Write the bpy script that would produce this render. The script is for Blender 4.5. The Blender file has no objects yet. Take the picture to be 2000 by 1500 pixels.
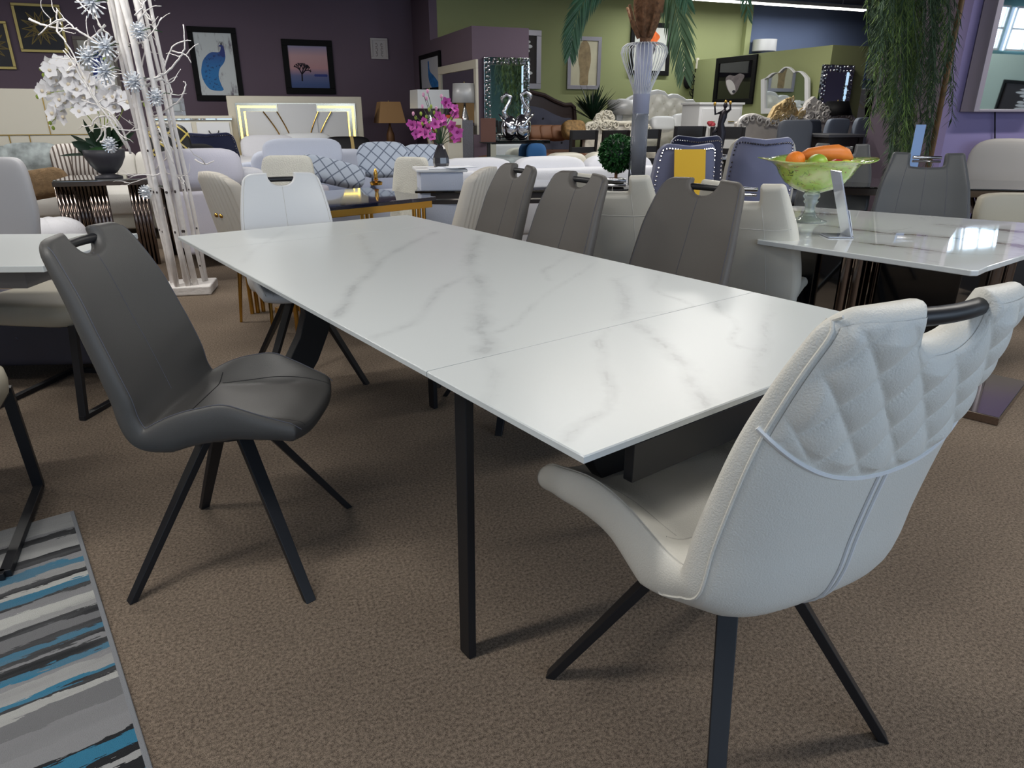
import bpy, math, random
from mathutils import Vector, Matrix
PI = math.pi
SC = bpy.context.scene
COL = SC.collection
random.seed(7)

# ------------------------------------------------------------------ camera
CAMH, PITCH, FPX = 1.28, math.radians(21.39), 1350.0
cd = bpy.data.cameras.new('camera'); cam = bpy.data.objects.new('camera', cd); COL.objects.link(cam)
cam.location = (0, 0, CAMH); cam.rotation_euler = (PI/2 - PITCH, 0, 0)
cd.sensor_width = 36; cd.lens = FPX/2000*36; cd.clip_start = .05; cd.clip_end = 100
SC.camera = cam

# ------------------------------------------------------------------ world, lights, exposure
SC.view_settings.view_transform = 'Standard'; SC.view_settings.look = 'None'
SC.view_settings.exposure = -0.18; SC.view_settings.gamma = 1.0
SC.view_settings.use_curve_mapping = False
SC.cycles.use_denoising = True
SC.cycles.max_bounces = 8; SC.cycles.diffuse_bounces = 4; SC.cycles.glossy_bounces = 4
SC.cycles.transmission_bounces = 8; SC.cycles.transparent_max_bounces = 12
SC.cycles.caustics_reflective = False; SC.cycles.caustics_refractive = False
SC.cycles.sample_clamp_indirect = 4.0
wd = bpy.data.worlds.new('sky'); SC.world = wd; wd.use_nodes = True
wd.node_tree.nodes['Background'].inputs[0].default_value = (.55, .72, 1.0, 1)
wd.node_tree.nodes['Background'].inputs[1].default_value = 1.0

# room axes: a runs right along the back walls, b runs away from the viewer
RZ = math.radians(21.25)
AV = Vector((-math.sin(RZ), math.cos(RZ), 0)); RV = Vector((math.cos(RZ), math.sin(RZ), 0))
def rm(a, b, z=0.0): return RV*a + AV*b + Vector((0, 0, z))
def area(name, loc, rot, sx, sy, power, color):
    l = bpy.data.lights.new(name, 'AREA'); l.shape = 'RECTANGLE'; l.size = sx; l.size_y = sy
    l.energy = power; l.color = color
    o = bpy.data.objects.new(name, l); COL.objects.link(o); o.location = loc; o.rotation_euler = rot
    return o
# storefront windows behind the viewer: cool daylight coming through each bay
WINB = -3.2
for k, pw in enumerate((9, 10, 16, 42, 78, 98)):
    area('window_daylight', rm(-6.0+2.6*k if k < 5 else 9.8, WINB+.12, 1.75), (PI/2, 0, RZ), 2.3, 2.0, pw, (.68, .82, 1.0))
for k in range(4):
    area('window_daylight', rm(13.6+2.6*k, WINB+.12, 2.3), (PI/2, 0, RZ), 2.3, .9, 45, (.66, .80, 1.0))
# fluorescent strips on the ceiling; last two added to brighten the dim far right
STRIPS = [(-5.5, 1.2), (-1.2, 1.2), (3.4, 1.2), (-5.5, 5.2), (-1.2, 5.2), (3.4, 5.2), (-5.0, 8.6), (-.8, 8.6), (5.4, 7.4), (7.8, 3.6), (12.6, .2), (17.5, -.8)]
for a, b in STRIPS:
    area('strip_light', rm(a, b, 2.98), (0, 0, RZ), 2.4, .16, 70, (1.0, .97, .91))
area('strip_light', rm(8.2, 10.2, 2.87), (0, 0, RZ), 4.4, .10, 55, (.97, .99, 1.0))

# ------------------------------------------------------------------ pixel helpers (2000x1500 frame)
def ray(px, py):
    u = (px-1000)/FPX; v = -(py-750)/FPX
    return Vector((u, math.cos(PITCH)+v*math.sin(PITCH), -math.sin(PITCH)+v*math.cos(PITCH)))
def atz(px, py, z): d = ray(px, py); t = (z-CAMH)/d.z; return Vector((d.x*t, d.y*t, z))
def aty(px, py, y): d = ray(px, py); t = y/d.y; return Vector((d.x*t, y, CAMH+d.z*t))
def atb(px, py, b):           # point on the room plane b, as (a, z)
    d = ray(px, py); t = b/(d.dot(AV)); return d.dot(RV)*t, CAMH+d.z*t

# ------------------------------------------------------------------ materials
def lin(c):
    c = [v/255 for v in c]
    return tuple([(v/12.92 if v <= .04045 else ((v+.055)/1.055)**2.4) for v in c]+[1.0])
MATS = {}
def mat(name, rgb, rough=.5, metal=0.0, bump=0, bscale=200, vary=0, vscale=8, spec=.5, emit=None, estr=1, trans=0, ior=1.45, alpha=1, coat=0, sheen=0):
    if name in MATS: return MATS[name]
    m = bpy.data.materials.new(name); m.use_nodes = True; nt = m.node_tree; b = nt.nodes['Principled BSDF']
    c = lin(rgb); b.inputs['Base Color'].default_value = c; b.inputs['Roughness'].default_value = rough
    b.inputs['Metallic'].default_value = metal; b.inputs['Specular IOR Level'].default_value = spec
    b.inputs['Transmission Weight'].default_value = trans; b.inputs['IOR'].default_value = ior
    b.inputs['Alpha'].default_value = alpha; b.inputs['Coat Weight'].default_value = coat
    b.inputs['Sheen Weight'].default_value = sheen
    if emit: b.inputs['Emission Color'].default_value = lin(emit); b.inputs['Emission Strength'].default_value = estr
    tc = nt.nodes.new('ShaderNodeTexCoord')
    if vary:
        n = nt.nodes.new('ShaderNodeTexNoise'); n.inputs['Scale'].default_value = vscale; n.inputs['Detail'].default_value = 4
        nt.links.new(tc.outputs['Object'], n.inputs['Vector'])
        r = nt.nodes.new('ShaderNodeMapRange'); r.inputs[1].default_value = .3; r.inputs[2].default_value = .7
        r.inputs[3].default_value = 1-vary; r.inputs[4].default_value = 1+vary; nt.links.new(n.outputs['Fac'], r.inputs[0])
        mx = nt.nodes.new('ShaderNodeVectorMath'); mx.operation = 'SCALE'; mx.inputs[0].default_value = c[:3]
        nt.links.new(r.outputs[0], mx.inputs['Scale']); nt.links.new(mx.outputs[0], b.inputs['Base Color'])
    if bump:
        n = nt.nodes.new('ShaderNodeTexNoise'); n.inputs['Scale'].default_value = bscale; n.inputs['Detail'].default_value = 3
        nt.links.new(tc.outputs['Object'], n.inputs['Vector'])
        bp = nt.nodes.new('ShaderNodeBump'); bp.inputs['Strength'].default_value = bump; bp.inputs['Distance'].default_value = .01
        nt.links.new(n.outputs['Fac'], bp.inputs['Height']); nt.links.new(bp.outputs[0], b.inputs['Normal'])
    MATS[name] = m; return m
class NT:                      # small node-building helper
    def __init__(s, name, rough=.5):
        s.m = bpy.data.materials.new(name); s.m.use_nodes = True; s.t = s.m.node_tree; s.b = s.t.nodes['Principled BSDF']
        s.b.inputs['Roughness'].default_value = rough; MATS[name] = s.m
        s.tc = s.t.nodes.new('ShaderNodeTexCoord')
    def link(s, o, i): s.t.links.new(o, i)
    def _set(s, i, v):
        if isinstance(v, (int, float)): i.default_value = v
        elif isinstance(v, tuple): i.default_value = v
        else: s.link(v, i)
    def math(s, op, a, b=0.0, clamp=False):
        n = s.t.nodes.new('ShaderNodeMath'); n.operation = op; n.use_clamp = clamp; s._set(n.inputs[0], a); s._set(n.inputs[1], b); return n.outputs[0]
    def xyz(s, v):
        n = s.t.nodes.new('ShaderNodeSeparateXYZ'); s.link(v, n.inputs[0]); return n.outputs
    def comb(s, x, y, z=0.0):
        n = s.t.nodes.new('ShaderNodeCombineXYZ'); s._set(n.inputs[0], x); s._set(n.inputs[1], y); s._set(n.inputs[2], z); return n.outputs[0]
    def noise(s, v, scale, detail=4, rough=.5, dist=0):
        n = s.t.nodes.new('ShaderNodeTexNoise'); s.link(v, n.inputs['Vector']); n.inputs['Scale'].default_value = scale
        n.inputs['Detail'].default_value = detail; n.inputs['Roughness'].default_value = rough; n.inputs['Distortion'].default_value = dist; return n.outputs['Fac']
    def ramp(s, f, lo, hi, a=0.0, b=1.0):
        n = s.t.nodes.new('ShaderNodeMapRange'); s._set(n.inputs[0], f); n.inputs[1].default_value = lo; n.inputs[2].default_value = hi
        n.inputs[3].default_value = a; n.inputs[4].default_value = b; n.interpolation_type = 'SMOOTHSTEP'; return n.outputs[0]
    def mix(s, f, a, b):
        n = s.t.nodes.new('ShaderNodeMix'); n.data_type = 'RGBA'; s._set(n.inputs[0], f); s._set(n.inputs[6], a); s._set(n.inputs[7], b); return n.outputs[2]
    def bump(s, h, strength=.3, dist=.01):
        n = s.t.nodes.new('ShaderNodeBump'); n.inputs['Strength'].default_value = strength; n.inputs['Distance'].default_value = dist
        s.link(h, n.inputs['Height']); s.link(n.outputs[0], s.b.inputs['Normal'])
    def color(s, c): s._set(s.b.inputs['Base Color'], c)

# ------------------------------------------------------------------ mesh builder
class MB:
    def __init__(s): s.v = []; s.f = []; s.uv = None
    def add(s, vs, fs): o = len(s.v); s.v += [tuple(v) for v in vs]; s.f += [tuple(i+o for i in f) for f in fs]; return s
    def box(s, c, d, rot=None):
        c = Vector(c); h = Vector(d)/2
        vs = [Vector((x*h.x, y*h.y, z*h.z)) for x in (-1, 1) for y in (-1, 1) for z in (-1, 1)]
        if rot is not None:
            if not isinstance(rot, Matrix): rot = Matrix.Rotation(rot, 3, 'Z')
            vs = [rot @ v for v in vs]
        return s.add([c+v for v in vs], [(0, 1, 3, 2), (4, 6, 7, 5), (0, 4, 5, 1), (2, 3, 7, 6), (0, 2, 6, 4), (1, 5, 7, 3)])
    def span(s, x0, x1, y0, y1, z0, z1): return s.box(((x0+x1)/2, (y0+y1)/2, (z0+z1)/2), (abs(x1-x0), abs(y1-y0), abs(z1-z0)))
    def bar(s, p, q, w, h, w2=None, h2=None, up=(0, 0, 1), floor=None):
        p, q = Vector(p), Vector(q); d = (q-p).normalized(); u = Vector(up)
        if abs(d.dot(u)) > .97: u = Vector((1, 0, 0)) if abs(d.x) < .9 else Vector((0, 1, 0))
        x = d.cross(u).normalized(); y = x.cross(d)
        w2 = w if w2 is None else w2; h2 = h if h2 is None else h2
        vs = [p+x*w/2*i+y*h/2*j for i, j in ((-1, -1), (1, -1), (1, 1), (-1, 1))]+[q+x*w2/2*i+y*h2/2*j for i, j in ((-1, -1), (1, -1), (1, 1), (-1, 1))]
        if floor is not None:
            for k in range(4, 8):
                t = (floor-vs[k].z)/d.z; vs[k] = vs[k]+d*t
        return s.add(vs, [(3, 2, 1, 0), (4, 5, 6, 7), (0, 1, 5, 4), (1, 2, 6, 5), (2, 3, 7, 6), (3, 0, 4, 7)])
    def tube(s, pts, r, n=8, r2=None, closed=False):
        pts = [Vector(p) for p in pts]; m = len(pts)
        rs = r if isinstance(r, (list, tuple)) else [r+((r2 if r2 is not None else r)-r)*i/max(1, m-1) for i in range(m)]
        prev = None; rings = []
        for i, p in enumerate(pts):
            if closed: d = (pts[(i+1) % m]-pts[i-1])
            else: d = (pts[min(i+1, m-1)]-pts[max(i-1, 0)])
            if d.length < 1e-9: d = Vector((0, 0, 1))
            d.normalize()
            if prev is None:
                u = Vector((0, 0, 1)) if abs(d.z) < .9 else Vector((1, 0, 0)); x = d.cross(u).normalized()
            else:
                x = prev-d*prev.dot(d)
                x = x.normalized() if x.length > 1e-6 else d.orthogonal().normalized()
            prev = x; y = d.cross(x)
            rings.append([p+(x*math.cos(2*PI*k/n)+y*math.sin(2*PI*k/n))*rs[i] for k in range(n)])
        vs = [v for R_ in rings for v in R_]; fs = []
        for i in range(m if closed else m-1):
            j = (i+1) % m
            for k in range(n): fs.append((i*n+k, i*n+(k+1) % n, j*n+(k+1) % n, j*n+k))
        if not closed: fs += [tuple(range(n-1, -1, -1)), tuple((m-1)*n+k for k in range(n))]
        return s.add(vs, fs)
    def lathe(s, prof, n=24, c=(0, 0, 0), sq=None, caps=True):
        c = Vector(c); vs = []; fs = []
        for r, z in prof:
            for k in range(n):
                t = 2*PI*k/n; x, y = math.cos(t), math.sin(t)
                vs.append(c+Vector((r*x, r*y, z)))
        m = len(prof)
        for i in range(m-1):
            for k in range(n): fs.append((i*n+k, i*n+(k+1) % n, (i+1)*n+(k+1) % n, (i+1)*n+k))
        if caps:
            if prof[0][0] > 1e-6: fs.append(tuple(range(n-1, -1, -1)))
            if prof[-1][0] > 1e-6: fs.append(tuple((m-1)*n+k for k in range(n)))
        return s.add(vs, fs)
    def blob(s, c, r, e1=1.0, e2=1.0, nu=20, nv=10, rot=None, fn=None):   # superellipsoid
        c = Vector(c); vs = []; fs = []; pw = lambda v, e: math.copysign(abs(v)**e, v)
        for i in range(nv+1):
            a = -PI/2+PI*i/nv
            for k in range(nu):
                t = 2*PI*k/nu
                p = Vector((r[0]*pw(math.cos(a), e1)*pw(math.cos(t), e2), r[1]*pw(math.cos(a), e1)*pw(math.sin(t), e2), r[2]*pw(math.sin(a), e1)))
                if fn: p = fn(p)
                if rot is not None: p = (rot if isinstance(rot, Matrix) else Matrix.Rotation(rot, 3, 'Z')) @ p
                vs.append(c+p)
        for i in range(nv):
            for k in range(nu): fs.append((i*nu+k, i*nu+(k+1) % nu, (i+1)*nu+(k+1) % nu, (i+1)*nu+k))
        return s.add(vs, fs)
    def prism(s, poly, t, M=None):                    # polygon in local xz, thickness t along y
        n = len(poly); vs = [Vector((x, -t/2, z)) for x, z in poly]+[Vector((x, t/2, z)) for x, z in poly]
        if M is not None: vs = [M @ v for v in vs]
        fs = [tuple(range(n)), tuple(range(2*n-1, n-1, -1))]+[(i, n+i, n+(i+1) % n, (i+1) % n) for i in range(n)]
        return s.add(vs, fs)
    def leaf(s, p, q, w, fold=.15, up=(0, 0, 1), n=4, droop=0.0):
        p, q = Vector(p), Vector(q); d = q-p; L = d.length
        if L < 1e-6: return s
        x = d.cross(Vector(up)); x = x.normalized() if x.length > 1e-6 else Vector((1, 0, 0)); y = x.cross(d).normalized()
        vs = []; fs = []
        for i in range(n+1):
            t = i/n; ww = w*math.sin(PI*min(1, .08+t*.92))**.7 if i < n else 0.0004
            c = p+d*t+Vector((0, 0, -droop*L*t*t))
            vs += [c-x*ww/2+y*fold*ww, c, c+x*ww/2+y*fold*ww]
        for i in range(n): fs += [(3*i, 3*i+1, 3*i+4, 3*i+3), (3*i+1, 3*i+2, 3*i+5, 3*i+4)]
        return s.add(vs, fs)
    def build(s, name, m, parent=None, smooth=None, bevel=0, seg=2, sub=0, label=None, loc=None, rz=None, solid=0):
        me = bpy.data.meshes.new(name); me.from_pydata([tuple(v) for v in s.v], [], s.f); me.update()
        if isinstance(m, str): m = MATS[m]
        me.materials.append(m)
        if s.uv:
            l = me.uv_layers.new(name='UVMap')
            for p in me.polygons:
                for li in p.loop_indices: l.data[li].uv = s.uv[me.loops[li].vertex_index]
        o = bpy.data.objects.new(name, me); COL.objects.link(o)
        if parent is not None: o.parent = parent
        if loc is not None: o.location = loc
        if rz is not None: o.rotation_euler = (0, 0, rz)
        if smooth is None or smooth:
            ang = 35 if smooth is None else 180
            for p in me.polygons: p.use_smooth = True
            if ang < 180:
                try: me.set_sharp_from_angle(angle=math.radians(ang))
                except Exception: pass
        if solid:
            md = o.modifiers.new('solid', 'SOLIDIFY'); md.thickness = solid; md.offset = 0
        if bevel:
            md = o.modifiers.new('bevel', 'BEVEL'); md.width = bevel; md.segments = seg; md.limit_method = 'ANGLE'; md.angle_limit = math.radians(40)
            try: md.harden_normals = True
            except Exception: pass
        if sub:
            md = o.modifiers.new('sub', 'SUBSURF'); md.levels = sub; md.render_levels = sub
        if label: o['label'] = label
        return o
def tag(o, label, cat, group=None, kind=None):
    o['label'] = label; o['category'] = cat
    if group: o['group'] = group
    if kind: o['kind'] = kind
    return o
def thing(name, label, cat, loc=(0, 0, 0), rz=0.0, group=None, kind=None):
    o = bpy.data.objects.new(name, None); COL.objects.link(o); o.location = loc; o.rotation_euler = (0, 0, rz); o.empty_display_size = .1
    return tag(o, label, cat, group, kind)
def dup(root, loc, rz, label=None, group=None):
    kids = {}
    for o in bpy.data.objects: kids.setdefault(o.parent, []).append(o)
    def cp(o, par):
        c = o.copy(); COL.objects.link(c); c.parent = par
        for ch in kids.get(o, []): cp(ch, c)
        return c
    r = cp(root, None); r.location = loc; r.rotation_euler = (0, 0, rz)
    if label: r['label'] = label
    if group: r['group'] = group
    return r
def struct(o): o['kind'] = 'structure'; return o
# ------------------------------------------------------------------ shared materials
mat('black_metal', (24, 25, 29), .42, .0, spec=.5)
mat('chrome', (205, 205, 210), .12, 1.0)
mat('smoked_chrome', (140, 128, 122), .15, 1.0)
mat('gold', (205, 160, 80), .22, 1.0)
mat('grey_leather', (74, 73, 72), .46, bump=.10, bscale=420)
mat('dark_grey_leather', (72, 74, 76), .45, bump=.08, bscale=380)
mat('warm_grey_leather', (90, 86, 82), .5, bump=.08, bscale=420)
mat('white_leather', (218, 216, 208), .45, bump=.22, bscale=340)
mat('white_smooth', (222, 224, 226), .35)
mat('cream_leather', (204, 200, 188), .45, bump=.1, bscale=300)
mat('thread_grey', (84, 86, 96), .8)
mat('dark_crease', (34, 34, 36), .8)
mat('thread_white', (198, 196, 190), .8)
mat('gloss_black', (10, 10, 12), .06, coat=.6)
mat('black_wood', (26, 22, 22), .4)
mat('white_fabric', (214, 214, 220), .9, bump=.3, bscale=90, sheen=.3)
mat('lilac_fabric', (205, 203, 216), .9, bump=.2, bscale=160, sheen=.4)
mat('boucle', (218, 216, 206), .95, bump=.8, bscale=120)
mat('navy_velvet', (26, 34, 72), .75, sheen=.6)
mat('slate_velvet', (116, 120, 150), .75, sheen=.5, vary=.05, vscale=6)
mat('paper', (232, 236, 244), .7)
mat('white_paint', (225, 226, 228), .5)
mat('cream_paint', (214, 208, 192), .5)
mat('black_frame', (10, 10, 12), .65, spec=.25)
mat('mirror', (225, 232, 232), .02, 1.0)
mat('crystal', (235, 240, 245), .05, trans=.75, ior=1.5, spec=.9)
mat('glass', (240, 248, 246), .02, trans=1.0, ior=1.45)
mat('silver_shade', (196, 196, 196), .4, .2)
mat('leaf_green', (38, 70, 38), .5, vary=.3, vscale=20)
mat('leaf_dark', (22, 46, 30), .45, vary=.25, vscale=20)

# ------------------------------------------------------------------ the building
def wallmat(name, rgb):
    n = NT(name, .85); o = n.tc.outputs['Object']
    f = n.noise(o, 1.3, 3); g = n.noise(o, 260, 2)
    c = lin(rgb); n.color(n.mix(f, tuple(v*.94 for v in c[:3])+(1,), tuple(v*1.06 for v in c[:3])+(1,))); n.bump(g, .15, .004); return n.m
wallmat('purple_paint', (112, 96, 110)); wallmat('olive_paint', (152, 159, 112)); wallmat('blue_paint', (98, 112, 142))
wallmat('lavender_paint', (128, 118, 160)); wallmat('lavender_paint_shaded', (92, 80, 92)); wallmat('teal_paint', (104, 150, 150)); wallmat('sage_light', (196, 216, 206)); wallmat('ceiling_paint', (86, 82, 96))
n = NT('carpet', .95); o = n.tc.outputs['Object']
f1 = n.noise(o, 620, 2, .7); f2 = n.noise(o, 120, 3, .6); f3 = n.noise(o, 1.6, 3, .5)
ff = n.math('ADD', n.math('MULTIPLY', f1, .65), n.math('MULTIPLY', f2, .35))
c = n.mix(n.ramp(ff, .36, .64), lin((67, 58, 50)), lin((172, 156, 140)))
c2 = n.mix(n.ramp(f3, .3, .7), lin((238, 235, 232)), lin((255, 252, 248)))
mm = n.t.nodes.new('ShaderNodeMix'); mm.data_type = 'RGBA'; mm.blend_type = 'MULTIPLY'; mm.inputs[0].default_value = 1
n.link(c, mm.inputs[6]); n.link(c2, mm.inputs[7]); n.color(mm.outputs[2]); n.bump(ff, .6, .012); n.b.inputs['Specular IOR Level'].default_value = .15
def slab(name, a0, a1, b0, b1, z0, z1, m):
    o = MB().span(a0, a1, b0, b1, z0, z1).build(name, m, smooth=False); o.rotation_euler = (0, 0, RZ); return struct(o)
CEIL = 3.13
slab('floor', -11, 24, -3.4, 15, -.1, 0, 'carpet')
slab('ceiling', -11, 24, -3.4, 15, CEIL, CEIL+.1, 'ceiling_paint')
slab('wall_left', -11.1, -11, -3.4, 15, 0, CEIL, 'purple_paint')
slab('wall_back', -11, 2.98, 12.06, 12.2, 0, CEIL, 'purple_paint')
slab('wall_return', 2.98, 3.1, 11.0, 12.2, 0, CEIL, 'purple_paint')
slab('wall_olive', 3.1, 8.62, 11.0, 11.15, 0, CEIL, 'olive_paint')
slab('trim_1', 8.55, 8.66, 10.9, 11.0, 0, CEIL, 'olive_paint')
slab('wall_blue', 8.62, 17, 11.0, 11.15, 0, CEIL, 'blue_paint')
slab('wall_right', 23.9, 24, -3.4, 11, 0, CEIL, 'blue_paint')
slab('wall_partition', 2.98, 3.1, 9.15, 11.0, 0, 2.28, 'purple_paint')
slab('wall_partition_end', 2.98, 3.74, 9.03, 9.15, 0, 2.28, 'purple_paint')
slab('wall_sage', 7.6, 7.72, 8.0, 11.0, 0, 2.118, 'olive_paint')
slab('wall_sage_end', 7.6, 8.22, 7.88, 8.0, 0, 2.118, 'olive_paint')
slab('wall_lavender', 6.39, 24, 5.03, 5.12, 0, CEIL, 'lavender_paint')
slab('wall_lavender_side', 6.39, 6.5, 5.12, 5.95, 0, CEIL, 'lavender_paint_shaded')  # left face of the lavender wall; its shade is put into the colour
# storefront wall with its window bays (behind the viewer, seen in the mirrors)
fw = MB()
fw.span(-11, 12.2, WINB-.1, WINB, 0, .75); fw.span(-11, 24, WINB-.1, WINB, 2.78, CEIL); fw.span(12.2, 24, WINB-.1, WINB, 0, 1.85)
fw.span(-11, -7.2, WINB-.1, WINB, .75, 2.78); fw.span(5.6, 8.6, WINB-.1, WINB, .75, 2.78); fw.span(11.0, 12.2, WINB-.1, WINB, .75, 2.78); fw.span(23.0, 24, WINB-.1, WINB, 1.85, 2.78)
for k in range(4): fw.span(-4.85+2.6*k, -4.55+2.6*k, WINB-.1, WINB, .75, 2.78)
for k in range(3): fw.span(14.9+2.6*k, 15.1+2.6*k, WINB-.1, WINB, 1.85, 2.78)
o = struct(fw.build('wall_front', 'teal_paint', smooth=False)); o.rotation_euler = (0, 0, RZ)
def window_grid(idx, x, z0, w=2.3):
    g = MB()
    for i in range(5): g.span(x-w/2+w/4*i-.02, x-w/2+w/4*i+.02, WINB+.16, WINB+.2, z0, 2.78)
    n_ = 4 if z0 < 1 else 3
    for i in range(n_): z = z0+(2.74-z0)*i/(n_-1); g.span(x-w/2, x+w/2, WINB+.155, WINB+.205, z, z+.045)
    o = struct(g.build('window_%d' % idx, 'white_paint', smooth=False)); o.rotation_euler = (0, 0, RZ)
for k in range(6): window_grid(k+1, -6.0+2.6*k if k < 5 else 9.8, .75)
for k in range(4): window_grid(k+7, 13.6+2.6*k, 1.85)
slab('wall_low_partition', 12.4, 12.52, -2.4, 4.2, 0, 1.78, 'sage_light')
# strip fixtures
def strip_fixture(a, b, L, z, label):
    t = thing('strip_fixture', label, 'ceiling light', rm(a, b, z), RZ, 'fluorescent strips on the ceiling')
    MB().box((0, 0, .045), (L, .14, .05)).build('housing', 'white_paint', t, bevel=.008)
    for y in (-.03, .03): MB().tube([(-L/2+.03, y, .01), (L/2-.03, y, .01)], .013, 8).build('tube_lamp', mat('lamp_glow', (255, 255, 255), .4, emit=(255, 252, 245), estr=6), t)
    for x in (-L*.35, L*.05, L*.38): MB().tube([(x, 0, .07), (x, 0, CEIL-z)], .006, 6).build('hanger', 'white_paint', t)
strip_fixture(8.2, 10.2, 4.5, 2.90, 'long white fluorescent strip light along the ceiling before the blue wall')
# ------------------------------------------------------------------ upholstered shell chairs
import numpy as np
def catmull(P, n):
    P = [np.array(p, float) for p in P]; out = []
    Q = [2*P[0]-P[1]]+P+[2*P[-1]-P[-2]]
    for i in range(1, len(Q)-2):
        for k in range(n):
            t = k/n; a, b, c, d = Q[i-1:i+3]
            out.append(.5*((2*b)+(-a+c)*t+(2*a-5*b+4*c-d)*t*t+(-a+3*b-3*c+d)*t**3))
    out.append(P[-1]); return np.array(out)
class Shell:
    """padded shell: mid line (y,z) from seat front to back top; x across."""
    lens = 0.0
    def __init__(s, line, widths, rise, thick, wrap, notch, corner=.05, R=.026, cols=46, rows=90, round_front=.03):
        L = catmull(line, 14); d = np.r_[0, np.cumsum(np.linalg.norm(np.diff(L, axis=0), axis=1))]
        s.L, s.d, s.S = L, d, d[-1]
        s.w = lambda q: np.interp(q, [a*s.S for a, b in widths], [b for a, b in widths])
        s.rise = lambda q: np.interp(q, [a*s.S for a, b in rise], [b for a, b in rise])
        s.thick = lambda q: np.interp(q, [a*s.S for a, b in thick], [b for a, b in thick])
        s.wrap = lambda q: np.interp(q, [a*s.S for a, b in wrap], [b for a, b in wrap])
        s.notch, s.corner, s.R, s.rf = notch, corner, R, round_front
        # smooth the piecewise functions
        g = np.linspace(0, s.S, 200); K = np.hanning(21); K /= K.sum()
        def sm(f):
            v = f(g); v = np.convolve(np.r_[[v[0]]*10, v, [v[-1]]*10], K, 'valid'); return lambda q: np.interp(q, g, v)
        s.w, s.rise, s.thick, s.wrap = sm(s.w), sm(s.rise), sm(s.thick), sm(s.wrap)
        base = np.linspace(-1, 1, cols)
        ed = [1-k for k in (0, .004, .014, .03, .05, .08)]
        xn = notch[0]/s.w(s.S); ne = [xn+k for k in (-.09, -.05, -.025, -.01, -.003, .003, .012, .03, .06, .1)] if notch[1] else []
        T = sorted(set([round(v, 4) for v in list(base)+ed+[-v for v in ed]+ne+[-v for v in ne] if abs(v) <= 1]))
        s.T = np.array(T)
        G = np.linspace(0, 1, rows); e2 = [.0012, .004, .009, .016, .026]
        s.G = np.array(sorted(set(list(G)+e2+[1-v for v in e2])))
        B = [(t, s.smin(t)) for t in np.linspace(-1, 1, 120)]
        B += [(1, q) for q in np.linspace(s.smin(1), s.smax(1), 160)]
        B += [(t, s.smax(t)) for t in np.linspace(1, -1, 500)]
        B += [(-1, q) for q in np.linspace(s.smax(-1), s.smin(-1), 160)]
        s.B = np.array([(t*s.w(q), q) for t, q in B])
    def smin(s, t): return s.rf*abs(t)**3
    def smax(s, t):
        x = abs(t)*s.w(s.S); w = s.w(s.S); v = s.S
        c = s.corner
        if x > w-c: v -= c*(1-math.sqrt(max(0, 1-((x-(w-c))/c)**2)))
        v -= .012*(x/w)**2 if not s.notch[2] == 'rect' else 0
        xn, dp, kind = s.notch
        if dp:
            if kind == 'rect': k = 1/(1+math.exp((x-xn)/.0022)); v -= dp*k*(1-.05*(x/xn)**2)
            elif x < xn: v -= dp*(1-(x/xn)**2.4)**.5
        return v
    def pos(s, t, q, side, off=0.0):
        """side +1 upper/front surface, -1 under/rear surface, 0 mid"""
        y = np.interp(q, s.d, s.L[:, 0]); z = np.interp(q, s.d, s.L[:, 1])
        e = .004; ya, yb = np.interp([q-e, q+e], s.d, s.L[:, 0]); za, zb = np.interp([q-e, q+e], s.d, s.L[:, 1])
        ty, tz = yb-ya, zb-za; l = math.hypot(ty, tz); n = np.array([tz/l, -ty/l])   # candidate normal
        if q < .4*s.S and n[1] < 0: n = -n
        if q >= .4*s.S and n[0] < 0: n = -n
        w = float(s.w(q)); X = t*w
        at = abs(t)
        ek = max(0.0, (at-.60)/.40); ek = ek*ek*(3-2*ek)
        r = float(s.rise(q))*ek+float(s.wrap(q))*at**2.2
        a = s.B[:-1]; d = s.B[1:]-a; L2 = (d**2).sum(1)+1e-12
        tt = np.clip(((X-a[:, 0])*d[:, 0]+(q-a[:, 1])*d[:, 1])/L2, 0, 1)
        dist = float(np.min(np.hypot(a[:, 0]+d[:, 0]*tt-X, a[:, 1]+d[:, 1]*tt-q)))
        k = math.sqrt(max(0, 1-(1-min(dist/s.R, 1))**2))
        th = float(s.thick(q))*(1-s.lens*at**4*min(1, max(0, q/s.S-.36)/.1))
        up, lo = .026+r, -(th-.026)+r*s.lowf(q)
        m = (up+lo)/2; h = (up-lo)/2
        v = m+side*h*k+side*off
        return Vector((X, y+n[0]*v, z+n[1]*v))
    def lowf(s, q):
        f = q/s.S
        return .35 if f < .36 else (.35+.55*min(1, (f-.36)/.14))
    def build(s, name, m, parent):
        T, G = s.T, s.G; nu, nv = len(T), len(G); b = MB(); uv = []
        Q = np.array([[s.smin(t)+(s.smax(t)-s.smin(t))*g for g in G] for t in T])
        def P(i, j, side): return s.pos(float(T[i]), float(Q[i][j]), side)
        idU = {}; idL = {}; vs = []
        for i in range(nu):
            for j in range(nv):
                edge = i in (0, nu-1) or j in (0, nv-1)
                idU[i, j] = len(vs); vs.append(P(i, j, 1)); uv.append((T[i]*s.w(Q[i][j]), Q[i][j]))
                if edge: idL[i, j] = idU[i, j]
        for i in range(nu):
            for j in range(nv):
                if (i, j) not in idL: idL[i, j] = len(vs); vs.append(P(i, j, -1)); uv.append((T[i]*s.w(Q[i][j]), Q[i][j]))
        fs = []
        for i in range(nu-1):
            for j in range(nv-1):
                fs.append((idU[i, j], idU[i+1, j], idU[i+1, j+1], idU[i, j+1]))
                fs.append((idL[i, j], idL[i, j+1], idL[i+1, j+1], idL[i+1, j]))
        b.v, b.f, b.uv = vs, fs, uv
        o = b.build(name, m, parent, smooth=True)
        return o
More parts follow.
